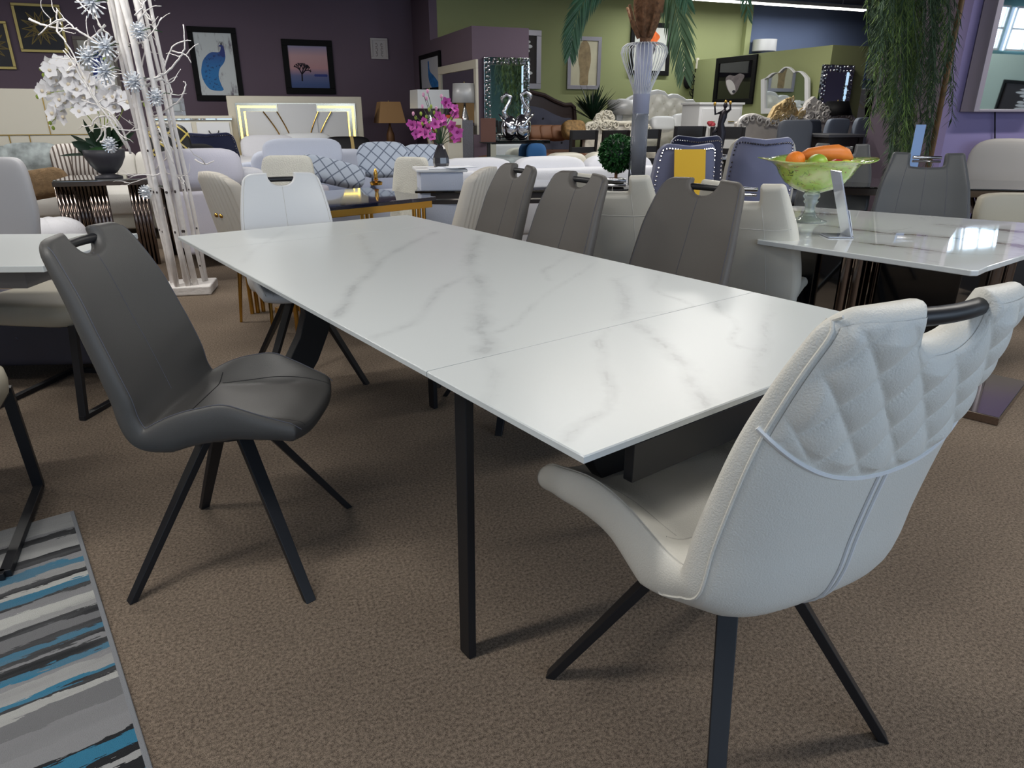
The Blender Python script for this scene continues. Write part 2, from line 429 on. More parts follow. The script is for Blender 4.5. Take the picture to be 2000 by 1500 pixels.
    def strand(s, pts, side, r, off=.0):
        b = MB(); b.tube([s.pos(t, q, side, off) for t, q in pts], r, 6); return b
LINE = [(.275, .470), (.20, .484), (.10, .482), (0, .476), (-.09, .474), (-.148, .488), (-.176, .532), (-.197, .60), (-.222, .68), (-.252, .77), (-.288, .88), (-.336, .995)]
def handle_chair(name, label, leather, kind='round', quilt=False, swivel=0.0, legs='black', thread='thread_grey', scale=1.0, group=None):
    t = thing(name, label, 'chair', group=group)
    wb = .032 if quilt else 0
    rect = kind != 'round'
    nh = .064
    line = LINE if not quilt else [(.345, .440), (.25, .462)]+LINE[2:-1]+[(-.330, 1.000)]
    if quilt: W_ = [(0, .250), (.1, .266), (.25, .254), (.45, .240), (.6, .240), (.75, .236), (.9, .216), (1, .190)]
    elif rect: W_ = [(0, .17), (.12, .19), (.3, .215), (.42, .25), (.5, .268), (.62, .262), (.78, .242), (.9, .212), (1, .188)]
    else: W_ = [(0, .185), (.12, .215), (.3, .232), (.45, .236), (.62, .234), (.78, .222), (.9, .202), (1, .178)]
    if quilt: T_ = [(0, .045), (.15, .05), (.28, .065), (.38, .108), (.48, .105), (.6, .085), (.8, .06), (1, .045)]
    elif rect: T_ = [(0, .05), (.4, .08), (.6, .085), (.85, .07), (1, .045)]
    else: T_ = [(0, .045), (.15, .05), (.3, .055), (.40, .075), (.5, .072), (.65, .06), (.85, .052), (1, .042)]
    sh = Shell(line, W_, [(0, .006), (.07, .02), (.20, .088), (.30, .075), (.38, .05), (.44, .01), (.5, 0), (1, 0)] if not (quilt or rect) else [(0, 0), (.2, .01), (1, 0)] if rect else [(0, .012), (.07, .04), (.2, .058), (.32, .052), (.40, .03), (.46, .01), (.5, 0), (1, 0)], T_,
               [(0, 0), (.42, 0), (.55, .028), (.8, .03), (1, .012)],
               (nh, .068, 'arc') if not rect else (.085, .085, 'rect'), corner=.040 if not rect else .018, R=.020 if not rect else .024, round_front=.03 if not quilt else .0)
    sh.lens = .55 if quilt else (.2 if rect else .25)
    o = sh.build('padded_shell', leather, t)
    S = sh.S
    mb = sh.strand([(0, q) for q in np.linspace(.50*S, S-.072, 40)], 1, .0011)
    mb.build('center_seam', thread, o)
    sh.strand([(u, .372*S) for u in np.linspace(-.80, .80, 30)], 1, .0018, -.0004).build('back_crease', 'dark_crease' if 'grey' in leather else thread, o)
    # rim stitching follows the side edge of seat and back
    for sg in (-1, 1):
        sh.strand([(sg*.93, q) for q in np.linspace(.02*S, .97*S, 70)], 1, .0013).build('rim_seam', thread, o)
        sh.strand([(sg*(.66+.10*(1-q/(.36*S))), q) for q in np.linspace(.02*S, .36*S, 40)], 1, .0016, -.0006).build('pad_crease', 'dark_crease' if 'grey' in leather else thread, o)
        if quilt: sh.strand([(sg*.955, q) for q in np.linspace(.40*S, .985*S, 60)], -1, .0026, .0004).build('edge_bead', 'white_leather', o)
    # handle bar set between the two ears
    qh = S-(.026 if quilt or rect else .036); a = sh.pos(-(nh+.012)/sh.w(qh), qh, 0); c = sh.pos((nh+.012)/sh.w(qh), qh, 0)
    pts = [a.lerp(c, k/10)+Vector((0, -.010*math.sin(PI*k/10), 0)) for k in range(11)]
    hm = 'black_metal' if legs == 'black' else 'chrome'
    MB().tube(pts, .0125 if kind == 'round' else .009, 14).build('handle_bar', hm, t)
    if kind != 'round': MB().tube([p+Vector((0, -.004, -.022)) for p in pts], .007, 10).build('handle_bar', hm, t)
    if quilt:
        q0 = lambda u: .815*S-.085*(1-abs(u)**2.2)
        T = [v for v in np.linspace(-.93, .93, 121)]; G = np.linspace(0, 1, 110); vs = []; uv = []; fs = []
        for tt in T:
            a0, a1 = q0(tt), sh.smax(tt)-.010
            for g in G:
                q = a0+(a1-a0)*g; x = tt*sh.w(q)
                e = min(1, min(g, 1-g)*9, (1-abs(tt)/.93)*9+.0)
                A = abs(math.sin(PI*(x*1.35+q)/.100)); B_ = abs(math.sin(PI*(x*1.35-q)/.100))
                hgt = .0125*(A*B_)**.5*max(0, e)
                vs.append(sh.pos(tt, q, -1, .0012+hgt)); uv.append((x, q))
        n = len(G)
        for i in range(len(T)-1):
            for j in range(n-1): fs.append((i*n+j, i*n+j+1, (i+1)*n+j+1, (i+1)*n+j))
        b = MB(); b.v, b.f, b.uv = vs, fs, uv; b.build('quilted_panel', leather, t, smooth=True)
        sh.strand([(u, q0(u)-.002) for u in np.linspace(-.985, .985, 60)], -1, .0042, .001).build('piping', 'white_smooth', t)
        for dx in (-.007, .007):
            sh.strand([(dx/.22, q) for q in np.linspace(.385*S, q0(0)-.004, 34)], -1, .0030, .0010).build('rear_seam', 'white_smooth', o)
    if kind != 'round':
        for u in (-.5, .5):
            sh.strand([(u, q) for q in np.linspace(.5*S, S-.08, 24)], -1, .0013).build('rear_seam', thread, o)
            sh.strand([(u, q) for q in np.linspace(.5*S, S-.08, 24)], 1, .0013).build('rear_seam', thread, o)
        sh.strand([(u, .80*S) for u in np.linspace(-.95, .95, 24)], -1, .0018).build('rear_seam', thread, o)
    lm = 'black_metal'
    MB().lathe([(.0, .415), (.085, .415), (.09, .42), (.09, .445), (.0, .445)], 24).build('swivel_hub', lm, t)
    for sx, sy in ((-1, -1), (1, -1), (1, 1), (-1, 1)):
        MB().bar((sx*.045, sy*.045, .435), (sx*.25, sy*.25, .0), .040, .022, .030, .018, floor=0.0).build('leg', lm, t, bevel=.002).rotation_euler = (0, 0, math.radians(swivel))
    t.scale = (scale,)*3
    return t
def put(t, x, y, deg, label=None, group=None, z=0):
    t.location = (x, y, z); t.rotation_euler = (0, 0, math.radians(deg))
    if label: t['label'] = label
    if group: t['group'] = group
    return t
grey1 = put(handle_chair('dining_chair', 'dark grey leather swivel chair with black bar handle, left of the long marble table', 'grey_leather'), -.822, 1.841, -89.6)
quilt1 = put(handle_chair('dining_chair', 'white leather chair with diamond quilted back, at the near end of the long table', 'white_leather', quilt=True, thread='thread_white', swivel=5.2, scale=1.05), .455, 1.224, 25.5)

# ------------------------------------------------------------------ the long marble-look table
def marble(name, base, vein, rough, ang, s1, width, warm=False, coat=0.0, seed=0):
    n = NT(name, rough); o = n.tc.outputs['Object']; X = n.xyz(o)
    ca, sa = math.cos(ang), math.sin(ang)
    u = n.math('ADD', n.math('MULTIPLY', X[0], ca), n.math('MULTIPLY', X[1], sa))
    v = n.math('ADD', n.math('MULTIPLY', X[0], -sa), n.math('MULTIPLY', X[1], ca))
    p = n.comb(u, n.math('MULTIPLY', v, .45), seed)
    w1 = n.noise(p, 1.6, 8, .62); w2 = n.noise(p, 5, 6, .6)
    uu = n.math('ADD', n.math('MULTIPLY', u, s1), n.math('ADD', n.math('MULTIPLY', w1, 1.5), n.math('MULTIPLY', w2, .22)))
    fr = n.math('ABSOLUTE', n.math('SUBTRACT', n.math('FRACT', uu), .5))
    core = n.ramp(fr, 0.0, width, 1.0, 0.0); halo = n.ramp(fr, 0.0, width*6, 1.0, 0.0)
    mask = n.ramp(n.noise(n.comb(u, v, seed+3.0), 1.9, 3), .42, .62)
    k = n.math('MULTIPLY', n.math('ADD', n.math('MULTIPLY', core, .62), n.math('MULTIPLY', halo, .26)), mask, True)
    uu2 = n.math('ADD', n.math('MULTIPLY', v, s1*.9), n.math('ADD', n.math('MULTIPLY', w1, 2.4), n.math('MULTIPLY', w2, .5)))
    fr2 = n.math('ABSOLUTE', n.math('SUBTRACT', n.math('FRACT', uu2), .5))
    k2 = n.math('MULTIPLY', n.ramp(fr2, 0, width*.8, .22, 0.0), mask)
    n.color(n.mix(n.math('ADD', k, k2, True), lin(base), lin(vein)))
    n.b.inputs['Coat Weight'].default_value = coat; return n.m
n = NT('table_marble', .30)
at_ = n.t.nodes.new('ShaderNodeAttribute'); at_.attribute_name = 'vein'; ax = n.xyz(at_.outputs['Vector'])
o = n.tc.outputs['Object']
w1 = n.noise(o, 9, 6, .65); w2 = n.noise(o, 38, 5, .6); w3 = n.noise(o, 4, 3)
d_ = n.math('ADD', ax[0], n.math('ADD', n.math('MULTIPLY', n.math('SUBTRACT', w1, .5), 5.0), n.math('MULTIPLY', n.math('SUBTRACT', w2, .5), 2.2)))
d_ = n.math('ABSOLUTE', d_)
k_ = n.math('MULTIPLY', n.math('ADD', n.ramp(d_, 0, .8, .24, 0), n.ramp(d_, .2, 3.0, .22, 0)), n.math('MULTIPLY', ax[1], n.ramp(w3, .3, .6, .45, 1.1)), True)
n.color(n.mix(k_, lin((204, 209, 210)), lin((140, 143, 146))))
marble('glossy_marble', (212, 216, 216), (92, 72, 58), .04, math.radians(46), 2.2, .05, seed=5.2, coat=.5)
TD = Vector((.117, 1.004, 0)); TAZ = math.radians(37.1)      # near left corner, short edge direction
TW, TLN, TH = 1.18, 2.71, .76
tb = thing('dining_table', 'long white marble-look extending dining table on black metal legs', 'table', TD, TAZ)
l1, l2 = .500, .415
_z1 = lambda P: [(340+x*.38, 400+y*.38) for x, y in P]
_z2 = lambda P: [(900+x*.38, 460+y*.38) for x, y in P]
VEINS = [(_z1([(1340, 140), (1200, 205), (1060, 285), (1010, 355), (920, 420), (890, 500), (830, 580)]), .012, .8),
 (_z1([(950, 150), (990, 230), (1030, 300)]), .014, .5), (_z1([(1510, 365), (1370, 430), (1310, 510), (1270, 570), (1210, 620), (1020, 685)]), .009, .7),
 (_z1([(1570, 160), (1530, 240), (1520, 320), (1570, 400), (1600, 480), (1560, 540), (1590, 590), (1560, 630), (1610, 700), (1600, 760)]), .017, .85),
 (_z2([(110, 640), (180, 700), (160, 800), (120, 870)]), .010, .45),
 (_z2([(560, 95), (480, 150), (420, 180), (455, 230)]), .007, .6), (_z2([(700, 130), (620, 190), (540, 240), (470, 280), (380, 350), (330, 400), (290, 450), (165, 510)]), .006, .6),
 (_z2([(790, 225), (850, 310), (850, 400), (830, 430)]), .013, .7), (_z2([(885, 445), (950, 490), (1020, 540), (1110, 620), (1165, 690), (1180, 760), (1240, 830), (1280, 885)]), .014, 1.0),
 (_z2([(755, 485), (700, 550), (740, 610), (730, 660), (750, 730), (780, 800), (750, 900), (660, 950), (560, 1010), (540, 1065)]), .008, .9),
 (_z2([(1020, 195), (1010, 240), (980, 270), (1050, 310), (1120, 325), (1200, 365), (1050, 395), (900, 400)]), .006, .65),
 (_z2([(1310, 345), (1325, 390), (1400, 430), (1425, 480), (1380, 540), (1430, 575), (1530, 585)]), .006, .75),
 (_z2([(1600, 320), (1590, 400), (1560, 470), (1570, 550), (1520, 650), (1510, 770)]), .009, .6),
 (_z1([(640, 95), (560, 140), (400, 240), (350, 300)]), .009, .4), (_z2([(930, 195), (850, 210), (790, 240)]), .006, .5)]
_R = Matrix.Rotation(-TAZ, 3, 'Z'); VL = []
for P, wd_, st in VEINS:
    q = [(_R @ (atz(x, y, TH)-Vector((TD.x, TD.y, TH)))) for x, y in P]
    VL.append((np.array([(v.x, v.y) for v in q]), wd_, st))
def vein_at(x, y):
    best = (9.0, 0.0)
    for Q, wd_, st in VL:
        a = Q[:-1]; d = Q[1:]-a; L2 = (d**2).sum(1)+1e-9
        t = np.clip(((x-a[:, 0])*d[:, 0]+(y-a[:, 1])*d[:, 1])/L2, 0, 1)
        m = float(np.min(np.hypot(a[:, 0]+d[:, 0]*t-x, a[:, 1]+d[:, 1]*t-y)))/wd_
        if m < best[0]: best = (m, st)
    return best
for y0, y1 in ((0, l1-.001), (l1+.0015, TLN-l2-.001), (TLN-l2+.0015, TLN)):
    nx, ny = 60, max(8, int((y1-y0)/.02)); b = MB(); e = .0022
    ea, eb = (e if y0 == 0 else .0004), (e if y1 == TLN else .0004)
    xs = [0, e]+[TW*i/nx for i in range(1, nx)]+[TW-e, TW]; ys = [y0, y0+ea]+[y0+(y1-y0)*i/ny for i in range(1, ny)]+[y1-eb, y1]
    X_, Y_ = len(xs), len(ys)
    for i, x in enumerate(xs):
        for j, y in enumerate(ys): b.v.append((x, y, TH-(e if i in (0, X_-1) or (j == 0 and y0 == 0) or (j == Y_-1 and y1 == TLN) else .0004 if j in (0, Y_-1) else 0)))
    for i in range(X_-1):
        for j in range(Y_-1): b.f.append((i*Y_+j, (i+1)*Y_+j, (i+1)*Y_+j+1, i*Y_+j+1))
    ring = [(i, 0) for i in range(X_)]+[(X_-1, j) for j in range(1, Y_)]+[(i, Y_-1) for i in range(X_-2, -1, -1)]+[(0, j) for j in range(Y_-2, 0, -1)]
    o0 = len(b.v); m_ = len(ring)
    for i, j in ring: b.v.append((xs[i], ys[j], TH-.0135))
    for k in range(m_):
        i, j = ring[k]; i2, j2 = ring[(k+1) % m_]; b.f.append((i*Y_+j, o0+k, o0+(k+1) % m_, i2*Y_+j2))
    b.f.append(tuple(o0+k for k in range(m_-1, -1, -1)))
    o = b.build('tabletop_panel', 'table_marble', tb)
    at2 = o.data.attributes.new('vein', 'FLOAT_VECTOR', 'POINT')
    for k, v in enumerate(b.v):
        dd, st = vein_at(v[0], v[1]); at2.data[k].vector = (dd, st, 0)
MB().span(.02, TW-.02, .02, TLN-.02, TH-.022, TH-.016).build('backing_plate', 'black_metal', tb)
# end rails on sliding arms, side rails
MB().span(.215, TW-.215, .085, .110, .598, .683).build('end_rail', 'black_metal', tb, bevel=.002)
MB().span(.215, TW-.215, TLN-.11, TLN-.085, .598, .683).build('end_rail', 'black_metal', tb, bevel=.002)
for x in (.30, TW-.30): MB().span(x-.02, x+.02, .11, TLN-.11, TH-.06, TH-.022).build('slide_rail', 'black_metal', tb, bevel=.002)
def plate_leg(pts, base, ang, th):
    M = Matrix.Translation(Vector(base)) @ Matrix.Rotation(ang, 4, 'Z')
    b = MB(); b.prism(pts, th, M); return b.build('leg', 'black_metal', tb, bevel=.003)
# near-left leg stands upright, edge towards the viewer; the others splay out under the top
MB().bar((.055, .44, TH-.022), (.050, .445, 0), .046, .022, .044, .022, up=(1, 0, 0), floor=0.0).build('leg', 'black_metal', tb, bevel=.003)
MB().bar((TW-.055, .44, TH-.022), (TW-.050, .445, 0), .046, .022, .044, .022, up=(1, 0, 0), floor=0.0).build('leg', 'black_metal', tb, bevel=.003)
MB().bar((.80, 1.86, TH-.022), (.80, 1.86, 0), .05, .022, .046, .022, up=(1, 0, 0), floor=0.0).build('leg', 'black_metal', tb, bevel=.003)
M0 = Matrix.Translation((0, 2.12, 0))
b = MB(); b.prism([(.30, .738), (.31, .60), (.325, .48), (.29, .38), (.24, .30), (.12, .14), (.02, 0), (.13, 0), (.24, .10), (.36, .26), (.42, .38), (.455, .50), (.47, .62), (.48, .738)], .06, M0); b.build('curved_leg', 'black_metal', tb, bevel=.004)
b = MB(); b.prism([(.22, .738), (.235, .62), (.27, .54), (.30, .50), (.86, .50), (.90, .56), (.93, .738)], .04, Matrix.Translation((0, .26, 0))); b.build('end_gusset', 'black_metal', tb, bevel=.004)
# ------------------------------------------------------------------ the other chairs round the long table
warm = handle_chair('dining_chair', 'taupe grey leather chair with bar handle, farthest of three along the table', 'warm_grey_leather')
G_ = 'taupe grey chairs along the far long side'
fw_ = lambda az: Vector((-math.sin(math.radians(az)), math.cos(math.radians(az)), 0))
def from_top(px, py, z, az, back=.335): p = atz(px, py, z); p.z = 0; return p+fw_(az)*back
p = from_top(1018, 341, .985, 116); warm.scale = (1.04,)*3; put(warm, p.x, p.y, 116, group=G_)
p = from_top(1140, 353, 1.0, 121); dup(warm, p, math.radians(121), 'taupe grey leather chair with bar handle, middle of three along the table', G_)
p = from_top(1378, 370, .995, 129); dup(warm, p, math.radians(129), 'taupe grey leather chair with bar handle, nearest of three beside the table', G_)
put(handle_chair('dining_chair', 'smooth white leather chair with black bar handle, at the far end of the table', 'white_smooth', thread='thread_white'), -1.065, 3.40, 203)
cream = handle_chair('dining_chair', 'cream chair with chrome handle tubes, seen from behind, beside the glossy marble table', 'cream_leather', kind='rect', legs='chrome', thread='thread_white')
p = atz(1446, 356, 1.0); p.z = 0; p += fw_(-40)*.335; put(cream, p.x, p.y, -40, group='cream chairs at the glossy table')
p = atz(1193, 341, 1.0); p.z = 0; p += fw_(-22)*.335; dup(cream, p, math.radians(-22), 'cream chair with chrome handle tubes, behind the middle taupe grey chair', 'cream chairs at the glossy table')
dk = handle_chair('dining_chair', 'charcoal chair with chrome handle and square notch, behind the glossy table, at right', 'dark_grey_leather', kind='rect', legs='chrome')
p = atz(1812, 303, 1.035); p.z = 0; p += fw_(158)*.345; dk.scale = (1.05,)*3; put(dk, p.x, p.y, 158, group='charcoal chairs behind the glossy table')
p = atz(1640, 296, .995); p.z = 0; p += fw_(150)*.20; dup(dk, p, math.radians(150), 'charcoal chair with square notch, directly behind the green fruit bowl', 'charcoal chairs behind the glossy table')

# ------------------------------------------------------------------ glossy marble table, bowl of fruit, price holder
T2 = [atz(x, y, .76) for x, y in ((1480, 468), (1897, 528), (1912, 528), (1930, 520), (2150, 452), (2176, 450), (2165, 447), (1555, 402), (1540, 402), (1455, 432))]
T2 = [Vector((v.x, v.y, 0)) for v in T2]
c2 = Vector((1.86, 3.45, 0))
t2 = thing('dining_table', 'white marble dining table with polished brown veined top and dark glass pedestal', 'table', c2, 0)
b = MB(); L = [v-c2 for v in T2]; n_ = len(L); b.v = [(v.x, v.y, .738) for v in L]+[(v.x, v.y, .76) for v in L]
b.f = [tuple(range(n_-1, -1, -1)), tuple(range(n_, 2*n_))]+[(i, (i+1) % n_, n_+(i+1) % n_, n_+i) for i in range(n_)]
b.build('tabletop', 'glossy_marble', t2, smooth=False, bevel=.004)
ax2 = Vector((-.72, .695, 0)); pr = Matrix.Rotation(math.radians(-46)+PI/2+PI/2, 3, 'Z')
for k, (d, w) in enumerate(((-.22, .30), (.42, .30))):
    MB().box(ax2*d+Vector((0, 0, .39)), (.34, .42, .694), math.radians(136)).build('pedestal_panel', 'gloss_black', t2, bevel=.004)
for d in (-.50, .06, .12, .72):
    for s_ in (-.15, .15):
        q = ax2*d+Vector((.695, .72, 0))*s_
        MB().tube([(q.x, q.y, .04), (q.x, q.y, .738)], .028, 14).build('chrome_column', 'smoked_chrome', t2)
MB().box((0, 0, .02), (1.35, .62, .04), math.radians(136)).build('base_plate', 'smoked_chrome', t2, bevel=.004)

bp = atz(1578, 432, .76)
n = NT('green_art_glass', .12); o = n.tc.outputs['Object']; X = n.xyz(o)
w = n.noise(n.comb(n.math('MULTIPLY', X[0], 1.0), n.math('MULTIPLY', X[1], 1.0), n.math('MULTIPLY', X[2], 3.2)), 17, 5, .7, 1.4)
c = n.mix(n.ramp(w, .56, .66), lin((168, 205, 96)), lin((132, 70, 60)))
w5 = n.noise(o, 23, 3, .6, 2.0); c = n.mix(n.ramp(w5, .58, .68), c, lin((70, 92, 60)))
w6 = n.noise(o, 8, 2); c = n.mix(n.ramp(w6, .5, .7), c, lin((214, 224, 160)))
n.color(c); n.b.inputs['Coat Weight'].default_value = 1; n.b.inputs['Subsurface Weight'].default_value = .2; n.b.inputs['Alpha'].default_value = .93
bw = thing('fruit_bowl', 'footed green art glass bowl full of fruit on the glossy table', 'bowl', (bp.x, bp.y, .76))
prof = [(.0, .145), (.05, .147), (.10, .165), (.145, .195), (.175, .235), (.192, .268), (.215, .288), (.262, .300), (.278, .306), (.276, .309), (.255, .304), (.208, .293), (.184, .270), (.166, .238), (.137, .201), (.09, .172), (.0, .155)]
def sq_(p):
    a = math.atan2(p.y, p.x); r = math.hypot(p.x, p.y)
    k = 1+(.05*math.cos(4*a))*max(0, (p.z-.27)/.03) if p.z > .27 else 1
    return Vector((p.x*k, p.y*k, p.z+(.006*math.cos(4*a) if p.z > .29 else 0)))
b = MB().lathe(prof, 48); b.v = [tuple(sq_(Vector(v))) for v in b.v]; b.build('bowl', 'green_art_glass', bw, smooth=True)
MB().lathe([(.0, 0), (.088, 0), (.09, .004), (.06, .012), (.036, .03), (.025, .055), (.027, .085), (.038, .10), (.03, .108), (.042, .125), (.036, .145), (0, .145)], 32).build('stem_foot', mat('clear_glass', (236, 246, 240), .05, trans=.72, ior=1.35), bw, smooth=True)
def fruit(nm, lab, cat, off, r, m, rot=None, **k):
    t = MB().blob((0, 0, 0), r, nu=24, nv=14, **k).build(nm, m, smooth=True, loc=Vector((bp.x, bp.y, .76))+Vector(off))
    if rot: t.rotation_euler = rot
    return tag(t, lab, cat, 'fruit in the green bowl')
mat('orange_skin', (235, 128, 38), .45, bump=.25, bscale=160); mat('papaya_skin', (214, 122, 48), .45, vary=.15, vscale=9)
mat('apple_green', (140, 170, 62), .35, vary=.25, vscale=14); mat('apple_red', (170, 48, 42), .35, vary=.2); mat('lemon', (214, 184, 60), .45)
fruit('orange', 'bright orange at the left rim of the green bowl', 'fruit', (-.118, -.02, .300), (.047, .047, .045), 'orange_skin')
fruit('apple', 'green apple in the middle of the green bowl', 'fruit', (-.030, -.075, .288), (.050, .050, .047), 'apple_green')
fruit('apple', 'red apple half hidden at the front of the green bowl', 'fruit', (.062, -.085, .272), (.042, .042, .040), 'apple_red')
fruit('lemon', 'yellow lemon low at the right front of the green bowl', 'fruit', (.118, -.06, .278), (.036, .030, .029), 'lemon')
b = MB(); b.tube([(-.13, .0, 0), (-.09, 0, .012), (-.02, 0, .018), (.05, 0, .016), (.10, 0, .004), (.135, 0, -.010)], [.016, .030, .036, .044, .036, .010], 20)
o = b.build('papaya', 'papaya_skin', smooth=True, loc=Vector((bp.x+.055, bp.y+.035, .76+.315))); tag(o, 'long orange papaya lying along the back of the green bowl', 'fruit', 'fruit in the green bowl')
hp = atz(1655, 462, .76)
ht = thing('sign_holder', 'clear slanted acrylic price holder standing on the glossy table', 'sign holder', (hp.x, hp.y, .7602), math.radians(88))
MB().bar((0, .004, .002), (0, .10, .285), .11, .006).build('acrylic_panel', mat('acrylic', (225, 232, 245), .05, trans=.55, ior=1.3), ht)
MB().box((0, .05, .004), (.11, .11, .005)).build('acrylic_foot', 'acrylic', ht)
MB().bar((.0, -.004, .01), (0, .03, .12), .09, .002).build('price_card', 'paper', ht)

# ------------------------------------------------------------------ left edge: rug, small table, sled chairs
R0 = Vector((-1.506, 2.054, 0)); RA = math.atan2(-.602, -.798)       # local x = into the picture left, local y = toward viewer
n = NT('striped_rug', .95); o = n.tc.outputs['Object']; X = n.xyz(o)
st = n.noise(n.comb(n.math('MULTIPLY', X[0], 3.0), n.math('MULTIPLY', X[1], 26.0)), 1.0, 5, .65)
st2 = n.noise(n.comb(n.math('MULTIPLY', X[0], 14.0), n.math('MULTIPLY', X[1], 70.0), 3.0), 1.0, 4, .6)
yy = n.math('ADD', X[1], n.math('ADD', n.math('MULTIPLY', n.math('SUBTRACT', st, .5), .070), n.math('MULTIPLY', n.math('SUBTRACT', st2, .5), .036)))
Rr = Matrix.Rotation(-RA, 3, 'Z')
def ru(py):
    v = atz(145+(py-1000)*.26, py, 0)-R0; return (v.x*.59-v.y*.807)
TE, BK, GY, LG, WH, MG = lin((44, 112, 142)), lin((20, 22, 26)), lin((132, 132, 134)), lin((154, 154, 153)), lin((178, 178, 174)), lin((108, 108, 110))
stops = [(1000, LG), (1030, GY), (1033, BK), (1042, LG), (1066, BK), (1079, GY), (1086, TE), (1098, LG), (1109, BK), (1118, WH), (1125, TE), (1138, BK), (1144, GY), (1155, WH), (1172, LG), (1183, BK), (1191, MG), (1209, BK), (1219, TE), (1229, BK), (1238, GY), (1243, BK), (1259, TE), (1268, GY), (1280, LG), (1300, TE), (1306, BK), (1314, WH), (1330, MG), (1360, GY), (1398, BK), (1404, TE), (1416, BK)]
U1 = ru(1500)
cr = n.t.nodes.new('ShaderNodeValToRGB'); cr.color_ramp.interpolation = 'CONSTANT'
el = cr.color_ramp.elements
for i, (py, c) in enumerate(stops[:31]):
    p_ = min(1, max(0, ru(py)/U1))
    if i < 2: e = el[i]; e.position = p_
    else: e = el.new(p_)
    e.color = c
n.link(n.math('DIVIDE', yy, U1), cr.inputs[0])
gv = n.noise(n.comb(n.math('MULTIPLY', X[0], 2.5), n.math('MULTIPLY', X[1], 18.0), 7.0), 1.0, 6, .6)
c = n.mix(n.ramp(gv, .35, .65, 0, .35), cr.outputs[0], MG)
cr2 = n.t.nodes.new('ShaderNodeValToRGB'); cr2.color_ramp.interpolation = 'CONSTANT'; e2 = cr2.color_ramp.elements
e2[0].position = 0; e2[0].color = GY; e2[1].position = .08; e2[1].color = BK
for p_, c_ in ((.10, TE), (.16, BK), (.20, LG), (.24, BK), (.29, TE), (.36, BK), (.38, WH), (.46, GY), (.58, BK), (.6, TE), (.65, LG), (.8, MG), (.9, BK), (.93, TE), (.97, GY)): e = e2.new(p_); e.color = c_
n.link(n.math('FRACT', n.math('DIVIDE', n.math('SUBTRACT', yy, ru(1395)), .62)), cr2.inputs[0])
c = n.mix(n.math('GREATER_THAN', yy, ru(1395)), c, cr2.outputs[0])
edge = n.math('LESS_THAN', X[0], .012); c = n.mix(edge, c, lin((128, 130, 134)))
n.color(c); n.bump(n.noise(o, 420, 2), .5, .01)
rg = MB().box((.8, 1.15, .005), (1.6, 2.3, .010)).build('rug', 'striped_rug', bevel=.003, loc=R0)
rg.rotation_euler = (0, 0, 0)
M_ = Matrix(((-.798, .602, 0), (-.602, -.798, 0), (0, 0, 1)))       # columns: local x, local y
rg.rotation_euler = M_.to_euler()
tag(rg, 'grey rug with teal and black brushed stripes at the left', 'rug')

wt = thing('side_dining_table', 'white marble table cut off by the left edge, behind the charcoal chair', 'table', (-2.35, 2.86, 0), math.radians(2))
MB().span(-1.0, .62, -.37, .37, .735, .76).build('tabletop', 'table_marble', wt, bevel=.003)
MB().span(-.6, .50, -.3, .3, .66, .734).build('apron', mat('taupe_panel', (120, 116, 114), .5), wt, bevel=.003)
MB().span(-.85, -.55, -.2, .2, 0, .66).build('pedestal', 'black_metal', wt, bevel=.004)

def sled_chair(name, label, leather, loc, deg, W=.50, D=.52, back=True):
    t = thing(name, label, 'chair', loc, math.radians(deg))
    MB().blob((0, 0, .46), (W/2, D/2, .055), .35, .35, 28, 10).build('seat', leather, t, smooth=True)
    if back:
        b = MB().blob((0, 0, 0), (W/2, .035, .27), .4, .5, 28, 14, rot=Matrix.Rotation(math.radians(-10), 3, 'X')); b.v = [(v[0], v[1]-D/2-.01, v[2]+.74) for v in b.v]
        b.build('backrest', leather, t, smooth=True)
    for s_ in (-1, 1):
        x = s_*(W/2-.03)
        MB().bar((x, D/2-.04, .42), (x, D/2+.02, .012), .022, .035).build('front_leg', 'black_metal', t, bevel=.002)
        MB().bar((x, D/2+.035, .012), (x, -D/2-.02, .012), .03, .022).build('runner', 'black_metal', t, bevel=.002)
        MB().bar((x, D/2-.05, .41), (x, -D/2+.03, .41), .022, .02).build('seat_rail', 'black_metal', t, bevel=.002)
    MB().bar((-W/2+.03, -D/2-.02, .012), (W/2-.03, -D/2-.02, .012), .03, .022).build('cross_bar', 'black_metal', t, bevel=.002)
    return t
mat('beige_leather', (176, 170, 154), .42, bump=.08, bscale=250); mat('light_grey_leather', (160, 160, 164), .45, bump=.06, bscale=250)
sled_chair('sled_chair', 'beige padded chair on black sled legs behind the charcoal chair, left edge', 'beige_leather', (-2.12, 3.14, 0), 172, W=.55, back=False)
sled_chair('sled_chair', 'beige sled chair cut off by the left edge above the rug', 'beige_leather', (-1.80, 1.85, .0105), 24, W=.5)
gc = thing('dining_chair', 'plain light grey chair back at the left edge beyond the white table', 'chair', (-3.10, 4.0, 0), math.radians(175))
b = MB().blob((0, -.24, .74), (.25, .035, .30), .3, .45, 28, 16, fn=lambda p: Vector((p.x*(1-.25*max(0, p.z)/.3), p.y-p.z*.22, p.z))); b.build('backrest', 'light_grey_leather', gc, smooth=True)
MB().blob((0, 0, .45), (.25, .25, .05), .35, .35).build('seat', 'light_grey_leather', gc, smooth=True)
for x in (-.2, .2):
    for y in (-.2, .2): MB().tube([(x*.9, y*.9, .42), (x, y, 0)], .014, 8, r2=.009).build('leg', 'black_metal', gc)
ob = thing('tufted_bench', 'dark grey tufted leather bench at the left edge behind the beige chair', 'bench', (-2.66, 3.58, 0), math.radians(3))
def tuft_fn(p): return Vector((p.x, p.y, p.z+.012*math.cos(p.x*2*PI/.30)*math.cos(p.y*2*PI/.24)*(1 if p.z > 0 else 0)))
